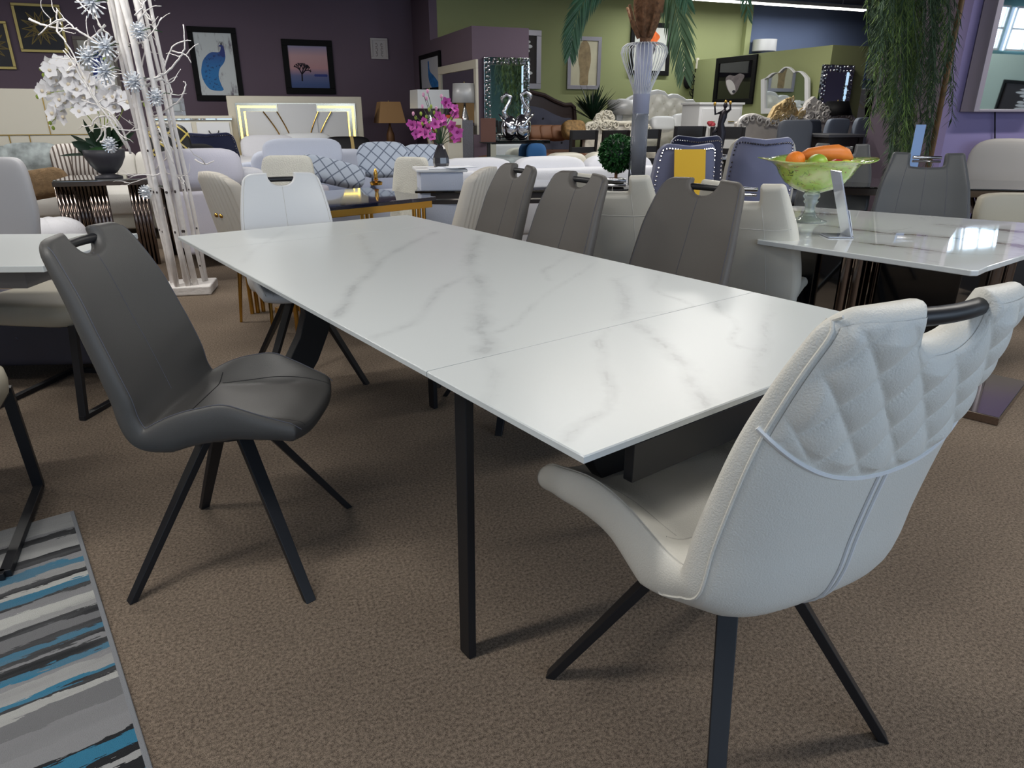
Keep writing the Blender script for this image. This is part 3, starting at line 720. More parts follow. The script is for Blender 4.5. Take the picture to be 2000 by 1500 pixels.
b = MB(); b.blob((0, 0, .21), (.68, .26, .15), .25, .25, 60, 16, fn=tuft_fn).build('cushion', mat('dusk_leather', (78, 76, 86), .45), ob, smooth=True)
for x in (-.45, -.15, .15, .45): MB().blob((x, -.258, .22), (.012, .006, .012), nu=8, nv=6).build('tuft_button', 'dusk_leather', ob)
for x in (-.6, .6):
    for y in (-.2, .2): MB().span(x-.02, x+.02, y-.02, y+.02, 0, .10).build('leg', 'black_metal', ob)
# ------------------------------------------------------------------ back walls: pictures, mirrors, lamps
def PL(b, a0=0.0):
    def f(px, py): a, z = atb(px, py, b); return (a-a0, z)
    return f
def at_plane(name, label, cat, px, b, group=None, z=0.0, kind=None, dz=0.0):
    a0 = atb(px, 221, b)[0]
    t = thing(name, label, cat, rm(a0, b, z), RZ+dz, group, kind); return t, PL(b, a0)
def picture(label, TL, BR, b, frame, art, fw=.05, depth=.03, group=None, name='framed_picture', cat='picture', artfn=None, mat_rgb=None):
    px = (TL[0]+BR[0])/2; t, f = at_plane(name, label, cat, px, b, group)
    x0, z1 = f(*TL); x1, z0 = f(*BR)
    x1 = f(BR[0]-(BR[1]-TL[1])*0, BR[1])[0]
    t.location = rm(atb(px, 221, b)[0]+(x0+x1)/2, b, z0); w, h = x1-x0, z1-z0
    m = MB()
    m.span(-w/2, w/2, -depth, 0, 0, fw); m.span(-w/2, w/2, -depth, 0, h-fw, h); m.span(-w/2, -w/2+fw, -depth, 0, fw, h-fw); m.span(w/2-fw, w/2, -depth, 0, fw, h-fw)
    m.build('frame', frame, t, bevel=.004, smooth=False)
    p = MB().span(-w/2+fw*.7, w/2-fw*.7, -.012, -.002, fw*.7, h-fw*.7).build('mirror_glass' if art == 'mirror' else 'art_panel', art, t, smooth=False)
    if artfn: artfn(t, p, w, h, -.0135)
    return t, w, h
mat('gold_frame', (190, 172, 110), .35, .6); mat('silver_frame', (170, 168, 178), .35, .5); mat('taupe_frame', (120, 110, 104), .5)
mat('art_black', (24, 22, 28), .3); mat('brass_thread', (176, 158, 104), .5, .2)
def starburst(t, p, w, h, y):
    random.seed(3); m = MB(); pts = []
    for k in range(26):
        a = 2*PI*k/26+random.uniform(-.08, .08); r = (.42 if k % 2 else .16)*min(w, h)*random.uniform(.8, 1.05)
        pts.append((r*math.cos(a), y-.002, h/2+r*math.sin(a)))
    for st in (1, 9): 
        for k in range(26): m.tube([pts[k], pts[(k+st) % 26]], .0032, 4)
    m.build('starburst_threads', 'brass_thread', p)
picture('gold framed starburst string art, the whole one at upper left', (20, 5), (136, 104), 12.05, 'gold_frame', 'art_black', .035, artfn=starburst, group='starburst string art')
picture('gold framed starburst string art cut off by the left edge', (-75, 38), (34, 136), 12.05, 'gold_frame', 'art_black', .035, artfn=starburst, group='starburst string art')
n = NT('art_mist', .6); o = n.tc.outputs['Object']; X = n.xyz(o)
f = n.noise(n.comb(n.math('MULTIPLY', X[0], 6.0), 0.0, n.math('MULTIPLY', X[2], 2.2)), 1.6, 6, .65)
n.color(n.mix(n.ramp(f, .52, .68), lin((226, 232, 232)), lin((128, 120, 132))))
mat('paint_blue', (44, 112, 178), .6, vary=.4, vscale=22); mat('paint_indigo', (52, 66, 140), .6); mat('paint_dark', (44, 40, 52), .6)
def poly_flat(name, pts, y, m, par, th=.002): return MB().prism(pts, th, Matrix.Translation((0, y, 0))).build(name, m, par, smooth=False)
def smooth_poly(P, n=6):
    Q = []; N = len(P)
    for i in range(N):
        a, b, c, d = [np.array(P[(i+k-1) % N]) for k in range(4)]
        for k in range(n):
            t = k/n; Q.append(tuple(.5*((2*b)+(-a+c)*t+(2*a-5*b+4*c-d)*t*t+(-a+3*b-3*c+d)*t**3)))
    return Q
n = NT('peacock_blue', .6); X = n.xyz(n.tc.outputs['Object']); v_ = n.noise(n.tc.outputs['Object'], 26, 3, .6)
n.color(n.mix(n.ramp(v_, .56, .66, 0, .7), n.mix(n.ramp(X[2], .35, .80), lin((40, 130, 200)), lin((52, 72, 152))), lin((24, 40, 92))))
def peacock(t, p, w, h, y):
    s = lambda P: [((u-.5)*w, v*h) for u, v in smooth_poly(P)]
    poly_flat('painted_peacock', s([(.30, .60), (.42, .66), (.58, .665), (.66, .68), (.71, .66), (.71, .59), (.66, .52), (.56, .44), (.52, .33), (.55, .22), (.58, .15), (.45, .14), (.30, .16), (.20, .26), (.17, .38), (.22, .52)]), y, 'peacock_blue', p)
    poly_flat('painted_neck', s([(.60, .64), (.63, .70), (.64, .74), (.60, .75), (.66, .77), (.70, .74), (.715, .66), (.68, .60)]), y-.001, 'paint_indigo', p)
    m = MB()
    for a in (-.5, 0, .5): m.tube([(.16*w, y, .76*h), (.16*w+.04*math.sin(a), y, .76*h+.05)], .003, 4)
    m.build('painted_crest', 'paint_dark', p)
picture('black framed painting of a blue peacock on the purple wall', (363, 51), (478, 197), 12.05, 'black_frame', 'art_mist', .075, artfn=peacock)
n = NT('art_sunset', .6); X = n.xyz(n.tc.outputs['Object'])
cr = n.t.nodes.new('ShaderNodeValToRGB'); e = cr.color_ramp.elements; e[0].position = 0; e[0].color = lin((52, 72, 122)); e[1].position = 1; e[1].color = lin((66, 112, 186))
for p_, c_ in ((.16, (70, 92, 146)), (.30, (110, 116, 160)), (.42, (206, 156, 160)), (.62, (214, 172, 176)), (.85, (120, 142, 190))): q = e.new(p_); q.color = lin(c_)
n.link(n.math('MULTIPLY', X[2], 1.15), cr.inputs[0]); n.color(cr.outputs[0])
def tree_art(t, p, w, h, y):
    random.seed(5); m = MB()
    def br(x, z, a, l, k):
        x2, z2 = x+l*math.sin(a), z+l*math.cos(a); m.tube([(x, y, z), (x2, y, z2)], .003+.0018*k, 4)
        if k:
            for d in (-.55, .1, .6): br(x2, z2, a+d+random.uniform(-.25, .25), l*.68, k-1)
    br(-.16*w, .24*h, .05, .13*h, 4); m.build('painted_tree', 'paint_dark', p)
    m = MB()
    for k in range(7): m.blob((.12*w+.035*k*w, y, .35*h), (.03*w, .002, .025*h), nu=10, nv=6)
    m.build('painted_treeline', 'paint_indigo', p)
picture('dark framed painting of a tree at sunset above the lit headboard', (548, 76), (656, 184), 12.05, 'black_frame', 'art_sunset', .085, artfn=tree_art)
def scrolls(t, p, w, h, y):
    m = MB()
    for s in (-1, 1):
        for k in range(3):
            c = (s*w*.16, h*(.25+.22*k)); m.tube([(c[0]+s*.06*w*(.4+a/6)*math.cos(a), y, c[1]+.1*h*(.4+a/7)*math.sin(a)) for a in [i*.5 for i in range(12)]], .004, 5)
    m.build('carved_scrolls', mat('taupe_paint', (128, 116, 112), .6), p)
picture('small square whitewashed plaque with carved scrolls on the purple wall', (722, 74), (758, 116), 12.05, mat('plaque_white', (196, 190, 188), .7), 'plaque_white', .03, artfn=scrolls, name='wall_plaque', cat='plaque')
def bird(t, p, w, h, y): poly_flat('painted_bird', [((u-.5)*w, v*h) for u, v in smooth_poly([(.35, .25), (.62, .35), (.66, .62), (.5, .78), (.38, .6)])], y, 'paint_indigo', p)
picture('small taupe framed print half hidden behind the white branches', (140, 70), (243, 190), 12.05, 'taupe_frame', mat('art_cream', (196, 194, 184), .6), .05, artfn=bird)
# partition side picture (faces left)
def side_picture(label, a, b0, b1, z0, z1, frame, art, fw, fn=None, name='framed_picture', cat='picture'):
    t = thing(name, label, cat, rm(a, (b0+b1)/2, z0), RZ-PI/2); w, h = b1-b0, z1-z0; m = MB(); d = .03
    m.span(-w/2, w/2, -d, 0, 0, fw); m.span(-w/2, w/2, -d, 0, h-fw, h); m.span(-w/2, -w/2+fw, -d, 0, fw, h-fw); m.span(w/2-fw, w/2, -d, 0, fw, h-fw)
    m.build('frame', frame, t, bevel=.004, smooth=False)
    p = MB().span(-w/2+fw*.7, w/2-fw*.7, -.012, -.002, fw*.7, h-fw*.7).build('mirror_glass' if art == 'mirror' else 'art_panel', art, t, smooth=False)
    if fn: fn(t, p, w, h, -.0135)
    return t
def bofpx(px, a=2.98):         # b on the plane a=const for a given pixel column at eye level
    d = ray(px, 221); k = a/d.dot(RV); return d.dot(AV)*k
def zofpx(px, py, a=2.98): d = ray(px, py); return CAMH+d.z*a/d.dot(RV)
def peacock2(t, p, w, h, y):
    poly_flat('painted_peacock', [((u-.5)*w, v*h) for u, v in smooth_poly([(.42, .80), (.47, .78), (.50, .55), (.70, .40), (.92, .20), (.95, .05), (.70, .05), (.52, .18), (.42, .40), (.42, .6)])], y, 'paint_blue', p)
side_picture('black framed peacock print on the side of the purple partition', 2.97, bofpx(866), bofpx(827), zofpx(866, 178), zofpx(866, 97), 'black_frame', mat('art_pale', (190, 192, 200), .6), .06, peacock2)
side_picture('large cream framed dresser mirror on the side of the purple partition', 2.95, bofpx(940), bofpx(866), zofpx(927, 262), zofpx(927, 118), 'cream_paint', 'mirror', .10, None, 'dresser_mirror', 'mirror')
# olive wall pictures
def bw_art(t, p, w, h, y):
    m = MB()
    for k in range(9): m.blob(((.05*math.sin(k*2.1))*w, y, h*(.2+.075*k)), (.12*w*(1+.5*math.sin(k)), .002, .035*h), nu=10, nv=6)
    m.build('painted_blossom', 'white_paint', p)
picture('silver framed black and white print beside the purple partition', (1000, 57), (1055, 174), 10.98, 'silver_frame', mat('art_brown', (50, 42, 44), .6), .08, artfn=bw_art)
def couple(t, p, w, h, y):
    s = lambda P: [((u-.5)*w, v*h) for u, v in smooth_poly(P)]
    m = mat('paint_tan', (150, 130, 96), .6, vary=.25, vscale=14)
    poly_flat('painted_figures', s([(.42, .90), (.55, .92), (.66, .80), (.70, .55), (.64, .30), (.62, .08), (.40, .08), (.38, .35), (.32, .60), (.36, .80)]), y, m, p)
picture('silver framed sepia painting above the spiky dark plant', (1109, 70), (1170, 175), 10.98, 'silver_frame', mat('art_ivory', (206, 200, 172), .6, vary=.08, vscale=5), .06, artfn=couple)
def orange_art(t, p, w, h, y):
    s = lambda P: [((u-.5)*w, v*h) for u, v in smooth_poly(P)]
    poly_flat('painted_flower', s([(.30, .62), (.34, .78), (.46, .92), (.60, .84), (.72, .74), (.66, .64), (.80, .60), (.55, .58)]), y, mat('paint_orange', (226, 104, 36), .6, vary=.2, vscale=20), p)
    poly_flat('painted_stem', s([(.40, .56), (.62, .58), (.58, .40), (.50, .36), (.46, .46)]), y-.001, 'paint_dark', p)
picture('black framed white painting of an orange flower behind the palm', (1233, 42), (1304, 148), 10.98, 'black_frame', mat('art_white', (206, 208, 200), .6), .07, artfn=orange_art)
def wolf(t, p, w, h, y):
    s = lambda P: [((u-.5)*w, v*h) for u, v in smooth_poly(P)]
    poly_flat('painted_fur', s([(.28, .55), (.36, .62), (.50, .60), (.62, .64), (.74, .58), (.66, .42), (.60, .28), (.50, .20), (.42, .24), (.32, .38)]), y, mat('wolf_grey', (110, 102, 104), .6, vary=.3, vscale=20), p)
    poly_flat('painted_muzzle', s([(.30, .50), (.40, .52), (.50, .44), (.56, .30), (.50, .22), (.44, .24), (.36, .34)]), y-.001, mat('wolf_white', (196, 192, 190), .6), p)
    MB().blob((.02*w, y-.003, .27*h), (.04*w, .002, .03*h), nu=10, nv=6).build('painted_nose', 'paint_dark', p)
# mirrors
def jewelled_mirror(label, TL, BR, b, group=None, fw=.09):
    t, w, h = picture(label, TL, BR, b, 'mirror', 'mirror', fw, .04, name='jewelled_mirror', cat='mirror', group=group)
    random.seed(2); m = MB()
    def row(x0, z0, x1, z1):
        L = math.hypot(x1-x0, z1-z0); k = int(L/.05)
        for i in range(k+1):
            u = i/k; s = random.uniform(.014, .024)
            m.blob((x0+(x1-x0)*u+random.uniform(-.01, .01), -.045, z0+(z1-z0)*u+random.uniform(-.01, .01)), (s, .012, s), nu=6, nv=4)
    for d in (.025, .065):
        row(-w/2+d, d, -w/2+d, h-d); row(w/2-d, d, w/2-d, h-d); row(-w/2+d, h-d, w/2-d, h-d); row(-w/2+d, d, w/2-d, d)
    m.build('crystal_studs', 'chrome', t); return t
jewelled_mirror('tall silver jewelled mirror hanging on the purple partition end', (943, 111), (1031, 275), 9.02, 'silver jewelled mirrors')
jewelled_mirror('narrow silver jewelled mirror on the olive partition end at right', (1606, 126), (1652, 212), 7.86, 'silver jewelled mirrors', .07)
def arch_mirror(label, x0, x1, py0, py1, b, lobes, group=None):
    t, f = at_plane('arched_mirror', label, 'mirror', (x0+x1)/2, b, group)
    L = lambda k: [f(px, py) for px, py in k]
    out = L(lobes); cx = sum(p[0] for p in out)/len(out); cz = sum(p[1] for p in out)/len(out)
    inn = [(cx+(x-cx)*.84, cz+(z-cz)*.86) for x, z in out]
    b_ = MB(); N = len(out)
    for y in (-.05, 0): b_.v += [(x, y, z) for x, z in out]+[(x, y, z) for x, z in inn]
    for i in range(N):
        j = (i+1) % N
        b_.f += [(i, j, N+j, N+i), (2*N+i, 3*N+i, 3*N+j, 2*N+j), (i, 2*N+i, 2*N+j, j), (N+i, N+j, 3*N+j, 3*N+i)]
    b_.build('frame', 'white_paint', t, bevel=.006)
    poly_flat('mirror_glass', inn, -.012, 'mirror', t); return t
def lobes(x0, x1, y0, y1, arcs, n=9):
    P = [(x0, y1), (x0, y0+(y1-y0)*.28)]
    for (a, b_, h) in arcs:
        for k in range(n+1):
            u = k/n; P.append((a+(b_-a)*u, h[0]+(h[1]-h[0])*u-h[2]*math.sin(PI*u)))
    P += [(x1, y0+(y1-y0)*.28), (x1, y1)]
    return P
arch_mirror('small white arch topped dresser mirror near the blue wall', 1640, 1670, 150, 190, 9.8, lobes(1636, 1668, 150, 190, [(1638, 1667, (158, 166, 6))]))
picture('narrow pale floral print on the blue wall', (1692, 114), (1713, 158), 10.98, 'paint_indigo', mat('art_sand', (190, 190, 172), .6), .03, artfn=bw_art)
# the big mirror on the lavender wall
mt = thing('wall_mirror', 'large grey framed mirror on the lavender wall reflecting the storefront windows', 'mirror')
a0, zt = atb(1912, 0, 4.93); a1, zb = atb(1893, 214, 4.93)
mt.location = rm(a1, 4.98, zb-.02); mt.rotation_euler = (0, 0, RZ)
MB().span(0, .07, -.10, .04, 0, 1.5).span(.93, 1.0, -.10, .04, 0, 1.5).span(.07, .93, -.10, .04, 0, .02).span(.07, .93, -.10, .04, 1.46, 1.5).build('frame', mat('greige_frame', (138, 130, 142), .5), mt, bevel=.004)
g_ = MB().span(.07, .93, -.0025, .0025, .0, 1.44).build('mirror_glass', 'mirror', mt, smooth=False); g_.location = (0, -.03, .02); g_.rotation_euler = (math.radians(3), 0, 0)
wr = MB().tube([rm(*atb(1944, 216, 5.0)[:1], 5.0, zb-.02), rm(atb(1938, 300, 5.0)[0], 5.01, 1.05), rm(atb(1930, 350, 5.0)[0], 5.01, .8)], .006, 6).build('power_cord', 'black_frame')
tag(wr, 'thin black cord hanging below the mirror on the lavender wall', 'cord')

# lamps
def lamp(label, px, top, bot, w_px, b, zbase, shade_m, body_m, taper=.75, square=True, group=None, body='vase', drum=False, name='table_lamp'):
    t, f = at_plane(name, label, 'lamp', px, b, group, z=0)
    z1 = f(px, top)[1]; z0 = f(px, bot)[1]; w = abs(f(px+w_px/2, top)[0]-f(px-w_px/2, top)[0])
    t.location.z = zbase; z1 -= zbase; z0 -= zbase
    if square:
        k = w/2*math.sqrt(2); b_ = MB().lathe([(k, z0), (k*taper, z1)], 4, caps=False); R45 = Matrix.Rotation(PI/4, 3, 'Z'); b_.v = [tuple(R45 @ Vector(v)) for v in b_.v]
        b_.build('lamp_shade', shade_m, t, smooth=False, solid=.006)
    else: MB().lathe([(w/2, z0), (w/2*taper, z1)], 28, caps=False).build('lamp_shade', shade_m, t, smooth=True, solid=.006)
    MB().tube([(0, 0, z0*.55), (0, 0, z1+.02)], .008, 8).build('stem', 'brass_thread', t)
    MB().lathe([(0, 0), (w*.17, 0), (w*.17, .015), (w*.07, .03), (w*.10, z0*.22), (w*.16, z0*.5), (w*.15, z0*.68), (w*.05, z0*.9), (.012, z0+.02), (0, z0+.02)], 20).build('lamp_base', body_m, t, smooth=True)
    return t
mat('tan_shade', (186, 146, 100), .8); mat('bronze_body', (128, 92, 62), .5, .2)
nl = thing('nightstand', 'white nightstand under the tan lamp by the purple wall', 'nightstand', rm(atb(760, 221, 11.2)[0], 11.2), RZ)
MB().span(-.3, .3, -.2, .2, .1, .60).build('body', 'white_paint', nl, bevel=.006)
for z in (.36, .12): q = MB().span(-.27, .27, -.215, -.2, z, z+.21).build('drawer', 'white_paint', nl, bevel=.004); MB().blob((0, -.225, z+.11), (.015, .012, .015), nu=8, nv=6).build('knob', 'chrome', q)
lamp('tan square shaded lamp with bronze vase base by the purple wall', 760, 199, 240, 52, 11.2, .60, 'tan_shade', 'bronze_body', .72)
cd_ = thing('cream_chest', 'cream curved chest of drawers at the foot of the purple partition', 'chest', rm(2.30, 9.15), RZ)
MB().blob((0, 0, .44), (.42, .27, .44), .15, .3, 32, 14).build('body', 'cream_paint', cd_, smooth=True)
for z in (.2, .42, .64): MB().span(-.30, .30, -.282, -.262, z, z+.18).build('drawer', 'cream_leather', cd_, bevel=.004)
lamp('silver square shaded lamp left of the purple partition', 840, 176, 212, 62, 9.15, .80, 'silver_shade', 'chrome', .96, group='silver shaded lamps')
lamp('shiny silver shaded lamp in front of the cream mirror', 908, 163, 201, 46, 8.9, .88, 'silver_shade', 'chrome', .92, square=False, group='silver shaded lamps')
tw = thing('cream_cabinet', 'tall cream cabinet with a woven grey side beside the partition', 'cabinet', rm(2.66, 8.7), RZ)
MB().span(-.17, .02, -.15, .15, 0, 1.22).build('body', 'cream_paint', tw, bevel=.006); MB().span(.022, .16, -.14, .14, .3, 1.2).build('woven_panel', mat('woven_grey', (110, 110, 118), .7, bump=.6, bscale=90), tw)
MB().span(-.15, .0, -.158, -.152, .95, 1.15).build('niche', 'bronze_body', tw)
ov = thing('orange_box', 'stack of orange boxes beside the cream cabinet', 'box', rm(atb(879, 221, 9.0)[0], 9.0, .9), RZ)
MB().span(-.08, .08, -.08, .08, 0, .36).build('box_body', mat('orange_card', (214, 92, 40), .6), ov, bevel=.004)
for z in (.11, .22): MB().span(-.083, .083, -.083, -.08, z, z+.02).build('box_band', 'cream_paint', ov)
ost = thing('cream_stand', 'low cream stand under the orange boxes', 'stand', rm(atb(879, 221, 9.0)[0], 9.0, 0), RZ)
MB().span(-.14, .14, -.12, .12, .84, .90).build('top', 'cream_paint', ost, bevel=.004)
for x in (-.11, .11):
    for y in (-.09, .09): MB().span(x-.015, x+.015, y-.015, y+.015, 0, .84).build('leg', 'cream_paint', ost)
t, f = at_plane('wall_lamp', 'pleated silver lamp glowing on the blue wall above the partition', 'lamp', 1493, 10.8, z=0)
x0, z1 = f(1476, 77); x1, z0 = f(1510, 101); t.location = rm(atb(1493, 89, 10.8)[0], 10.8, z0)
MB().lathe([((x1-x0)/2, 0), ((x1-x0)/2, z1-z0)], 24).build('lamp_shade', 'silver_shade', t); MB().box((0, .08, .1), (.06, .16, .06)).build('wall_bracket', 'chrome', t)
# sconce
sc, f = at_plane('wall_sconce', 'black wrought iron scroll sconce with two candles on the olive wall', 'sconce', 1345, 10.95)
def scroll(c, r, a0, turns, n=20, y=-.04): return [(c[0]+r*(1-.7*k/n)*math.cos(a0+turns*2*PI*k/n), y, c[1]+r*(1-.7*k/n)*math.sin(a0+turns*2*PI*k/n)) for k in range(n+1)]
m = MB()
for (px, py, r, a) in ((1338, 142, .07, 0), (1359, 145, .07, PI), (1351, 168, .09, 1), (1352, 180, .08, 3), (1360, 138, .06, 2)): m.tube(scroll(f(px, py), r, a, 1.2), .008, 6)
m.tube([(f(1350, 195)[0], -.03, f(1350, 195)[1]), (f(1354, 165)[0], -.03, f(1354, 165)[1]), (f(1350, 140)[0], -.03, f(1350, 140)[1])], .009, 6)
m.build('scroll_arms', 'black_frame', sc)
MB().blob((f(1341, 158)[0], -.04, f(1341, 158)[1]), (.09, .03, .13), nu=14, nv=8).build('back_plate', 'black_frame', sc)
for px, py in ((1334, 128), (1358, 122)): x, z = f(px, py); q = MB().lathe([(0, -.10), (.028, -.10), (.028, .06), (0, .07)], 12, c=(x, -.06, z)).build('candle', 'cream_paint', sc)

# ------------------------------------------------------------------ beds and bedroom pieces by the purple wall
BH = 10.9
hb, f = at_plane('lit_headboard', 'cream headboard with glowing yellow light strips and gold curved lines', 'headboard', 576, BH)
x0, zt = f(441, 187); x1 = f(704, 187)[0]
MB().span(x0, x1, -.06, .06, .25, zt).build('frame', 'cream_paint', hb, bevel=.008)
MB().span(x0+.10, x1-.10, -.075, -.06, .3, zt-.09).build('mirror_channel', mat('gold_mirror', (176, 168, 150), .15, .9), hb, smooth=False)
MB().span(x0+.22, x1-.22, -.10, -.075, .3, zt-.20).build('upholstered_panel', 'white_paint', hb, bevel=.01)
cx = (x0+x1)/2; MB().span(cx-.26, cx+.26, -.115, -.10, .3, zt-.10).build('center_panel', 'white_paint', hb, bevel=.008)
glow = mat('strip_glow', (255, 240, 150), .4, emit=(255, 222, 110), estr=3.2)
for s in (-1, 1):
    m = MB()
    for d in (.125, .20):
        xo = cx+s*((x1-x0)/2-d); xi = cx+s*.28
        m.span(min(xo, xo-s*.028), max(xo, xo-s*.028), -.085, -.078, .3, zt-d); m.span(min(xo, xi), max(xo, xi), -.085, -.078, zt-d-.028, zt-d)
    m.build('light_strip', glow, hb)
    for k, (w0, w1) in enumerate(((.28, .10), (.46, .22))):
        MB().tube([(cx+s*(w0+ (w1-w0)*math.sin(u*PI/2)+ .0), -.118, zt-.20-u*.55) for u in [i/10 for i in range(11)]], .009, 6).build('gold_inlay', 'gold', hb)
def pillow(label, px, py, b, w, h, d, m, rz=0.0, tilt=.35, group=None, name='pillow', floorz=None, roll=0.0):
    a, z = atb(px, py, b)
    o = MB().blob((0, 0, 0), (w/2, d/2, h/2), .55, .42, 28, 14).build(name, m, smooth=True)
    o.location = rm(a, b, z if floorz is None else floorz); o.rotation_euler = (-tilt, roll, RZ+rz)
    return tag(o, label, 'pillow', group)
mt_ = thing('mattress_bed', 'made up bed in white linen below the lit headboard', 'bed', rm(atb(576, 221, 9.9)[0], 9.9), RZ)
MB().blob((0, .15, .62), (.85, .72, .14), .3, .2, 36, 10).build('mattress', 'white_fabric', mt_, smooth=True)
MB().span(-.86, .86, -.6, .85, .12, .5).build('bed_frame', 'cream_paint', mt_, bevel=.01)
pillow('white bed pillow at the left below the lit headboard', 525, 290, 10.2, .7, .34, .2, 'white_fabric', group='pillows on the lit bed')
pillow('white bed pillow in the middle below the lit headboard', 600, 287, 10.25, .7, .36, .2, 'white_smooth', group='pillows on the lit bed')
n = NT('black_gold_band', .6); X = n.xyz(n.tc.outputs['Object']); n.color(n.mix(n.math('LESS_THAN', n.math('ABSOLUTE', n.math('SUBTRACT', X[0], .06)), .022), lin((16, 15, 20)), lin((196, 170, 110))))
pillow('black pillow with a gold band at the right of the lit bed', 678, 286, 10.1, .62, .24, .22, 'black_gold_band', group='pillows on the lit bed')
# cream panelled headboard at far left
pb, f = at_plane('panelled_headboard', 'tall cream panelled wall headboard with thin gold seams at far left', 'headboard', 60, 10.4)
x0 = f(-230, 175)[0]; x1, zt = f(215, 175); MB().span(x0, x1, -.05, .05, .05, zt).build('panel', 'cream_leather', pb, bevel=.01)
for (pa, pb_) in (((84, 180), (101, 262)), ((-40, 264), (215, 262)), ((25, 264), (31, 310)), ((64, 264), (70, 310))):
    xa, za = f(*pa); xb, zb_ = f(*pb_)
    if abs(za-zb_) < .15: xb, zb_ = xb, za
    else: xa = xb
    MB().bar((xa, -.053, za), (xb, -.053, zb_), .010, .010, up=(0, 1, 0)).build('gold_trim', 'gold', pb)
# dresser
dr, f = at_plane('white_dresser', 'white dresser with mirrored top edge behind the birch branches', 'dresser', 380, 10.7)
x0, zt = f(302, 226); x1 = f(450, 226)[0]
MB().span(x0, x1, -.25, .25, .1, zt-.05).build('body', 'cream_paint', dr, bevel=.01); MB().span(x0-.01, x1+.01, -.27, .27, zt-.05, zt-.035).build('mirror_trim', 'mirror', dr); MB().span(x0-.02, x1+.02, -.28, .28, zt-.035, zt).build('top', 'cream_paint', dr, bevel=.005)
for k in range(2):
    for j in range(3):
        w_ = (x1-x0)/2; xa = x0+k*w_+.03; za = zt-.32-.27*j
        q = MB().span(xa, xa+w_-.06, -.268, -.25, za, za+.24).build('drawer', 'white_paint', dr, bevel=.006)
        MB().tube([(xa+w_/2-.03+.06*math.cos(u), -.285, za+.14+.05*math.sin(u)) for u in [PI+PI*i/8 for i in range(9)]], .007, 6).build('handle', 'black_metal', q)
cf = picture('crystal jewelled photo frame standing on the white dresser', (318, 191), (364, 226), 10.65, 'crystal', mat('photo_grey', (170, 176, 180), .3), .06, name='photo_stand', cat='photo frame')
# navy nailhead chair seen left of the headboard, with its gold and black cushion
def nailhead_chair(name, label, loc, deg, m, frame_m, w=.56, h=1.03, studs='chrome', wing=.10, group=None, inner=None, lining=None):
    t = thing(name, label, 'chair', loc, math.radians(deg), group)
    b = MB(); nx, nz = 24, 16
    def S(u, v, y):       # u -1..1, v 0..1 ; back leans away from +y, wings curl forward
        ww = w/2*(.86+.14*math.sin(PI*min(1, v*1.05))); z = .46+(h-.46)*v
        cr_ = .0 if v < .9 else 0
        if v > .86 and abs(u) > .72: z -= .05*((abs(u)-.72)/.28)**2*((v-.86)/.14)
        return Vector((u*ww, y-.24-.12*v+wing*abs(u)**3, z+(.02*abs(u) if v > .8 else 0)))
    for y, k in ((-.035, 0), (.035, 1)):
        for i in range(nx+1):
            for j in range(nz+1): b.v.append(S(-1+2*i/nx, j/nz, y))
    N = (nx+1)*(nz+1); id_ = lambda s, i, j: s*N+i*(nz+1)+j
    for i in range(nx):
        for j in range(nz):
            b.f.append((id_(0, i, j), id_(0, i+1, j), id_(0, i+1, j+1), id_(0, i, j+1))); b.f.append((id_(1, i, j), id_(1, i, j+1), id_(1, i+1, j+1), id_(1, i+1, j)))
    for i in range(nx): b.f += [(id_(0, i, nz), id_(0, i+1, nz), id_(1, i+1, nz), id_(1, i, nz)), (id_(0, i, 0), id_(1, i, 0), id_(1, i+1, 0), id_(0, i+1, 0))]
    for j in range(nz): b.f += [(id_(0, 0, j), id_(0, 0, j+1), id_(1, 0, j+1), id_(1, 0, j)), (id_(0, nx, j), id_(1, nx, j), id_(1, nx, j+1), id_(0, nx, j+1))]
    bk = b.build('backrest', m, t, smooth=True, bevel=.008)
    if lining:
        lb = MB()
        for y, kk in ((.03, 0), (.095, 1)):
            for i in range(nx+1):
                for j in range(nz+1):
                    c = S(-1+2*i/nx, j/nz, y); lb.v.append((c.x*1.09, c.y, c.z-.012*(j == nz)))
        lb.f = list(b.f); lb.build('front_lining', lining, t, smooth=True, bevel=.008)
    s_ = MB(); P = [(-.93, v/22) for v in range(1, 22)]+[(u/11*.93, .95) for u in range(-11, 12)]+[(.93, v/22) for v in range(21, 0, -1)]
    for side in (-.041, .041):
        for u, v in P: c = S(u, v, side); s_.blob(c, (.0075,)*3, nu=6, nv=4)
    q_ = s_.build('nailhead_trim', studs, bk); q_['kind'] = 'stuff'
    MB().blob((0, .03, .44), (w/2-.01, .28, .07), .3, .35, 32, 10).build('seat', inner or m, t, smooth=True)
    for sx in (-1, 1):
        for sy in (-1, 1): MB().tube([(sx*.2, .03+sy*.2, .38), (sx*.22, .03+sy*.24, 0)], .02, 8, r2=.013).build('leg', frame_m, t)
    return t
p = aty(412, 300, 8.75); nailhead_chair('nailhead_chair', 'dark navy nailhead chair beyond the white branches, left of the lit headboard', (p.x, p.y, 0), 20, 'navy_velvet', 'black_wood', w=.66, h=1.06, wing=.05)
n = NT('black_gold_lattice', .5); X = n.xyz(n.tc.outputs['Object'])
l1_ = n.math('ABSOLUTE', n.math('SUBTRACT', n.math('FRACT', n.math('MULTIPLY', n.math('ADD', X[0], X[2]), 5.5)), .5)); l2_ = n.math('ABSOLUTE', n.math('SUBTRACT', n.math('FRACT', n.math('MULTIPLY', n.math('SUBTRACT', X[0], X[2]), 5.5)), .5))
n.color(n.mix(n.math('MAXIMUM', n.ramp(l1_, .05, .08, 1, 0), n.ramp(l2_, .05, .08, 1, 0)), lin((18, 18, 22)), lin((212, 190, 96))))
pillow('black cushion with gold lattice seen through the white branches', 330, 284, 8.2, .42, .42, .16, 'black_gold_lattice', rz=.2)
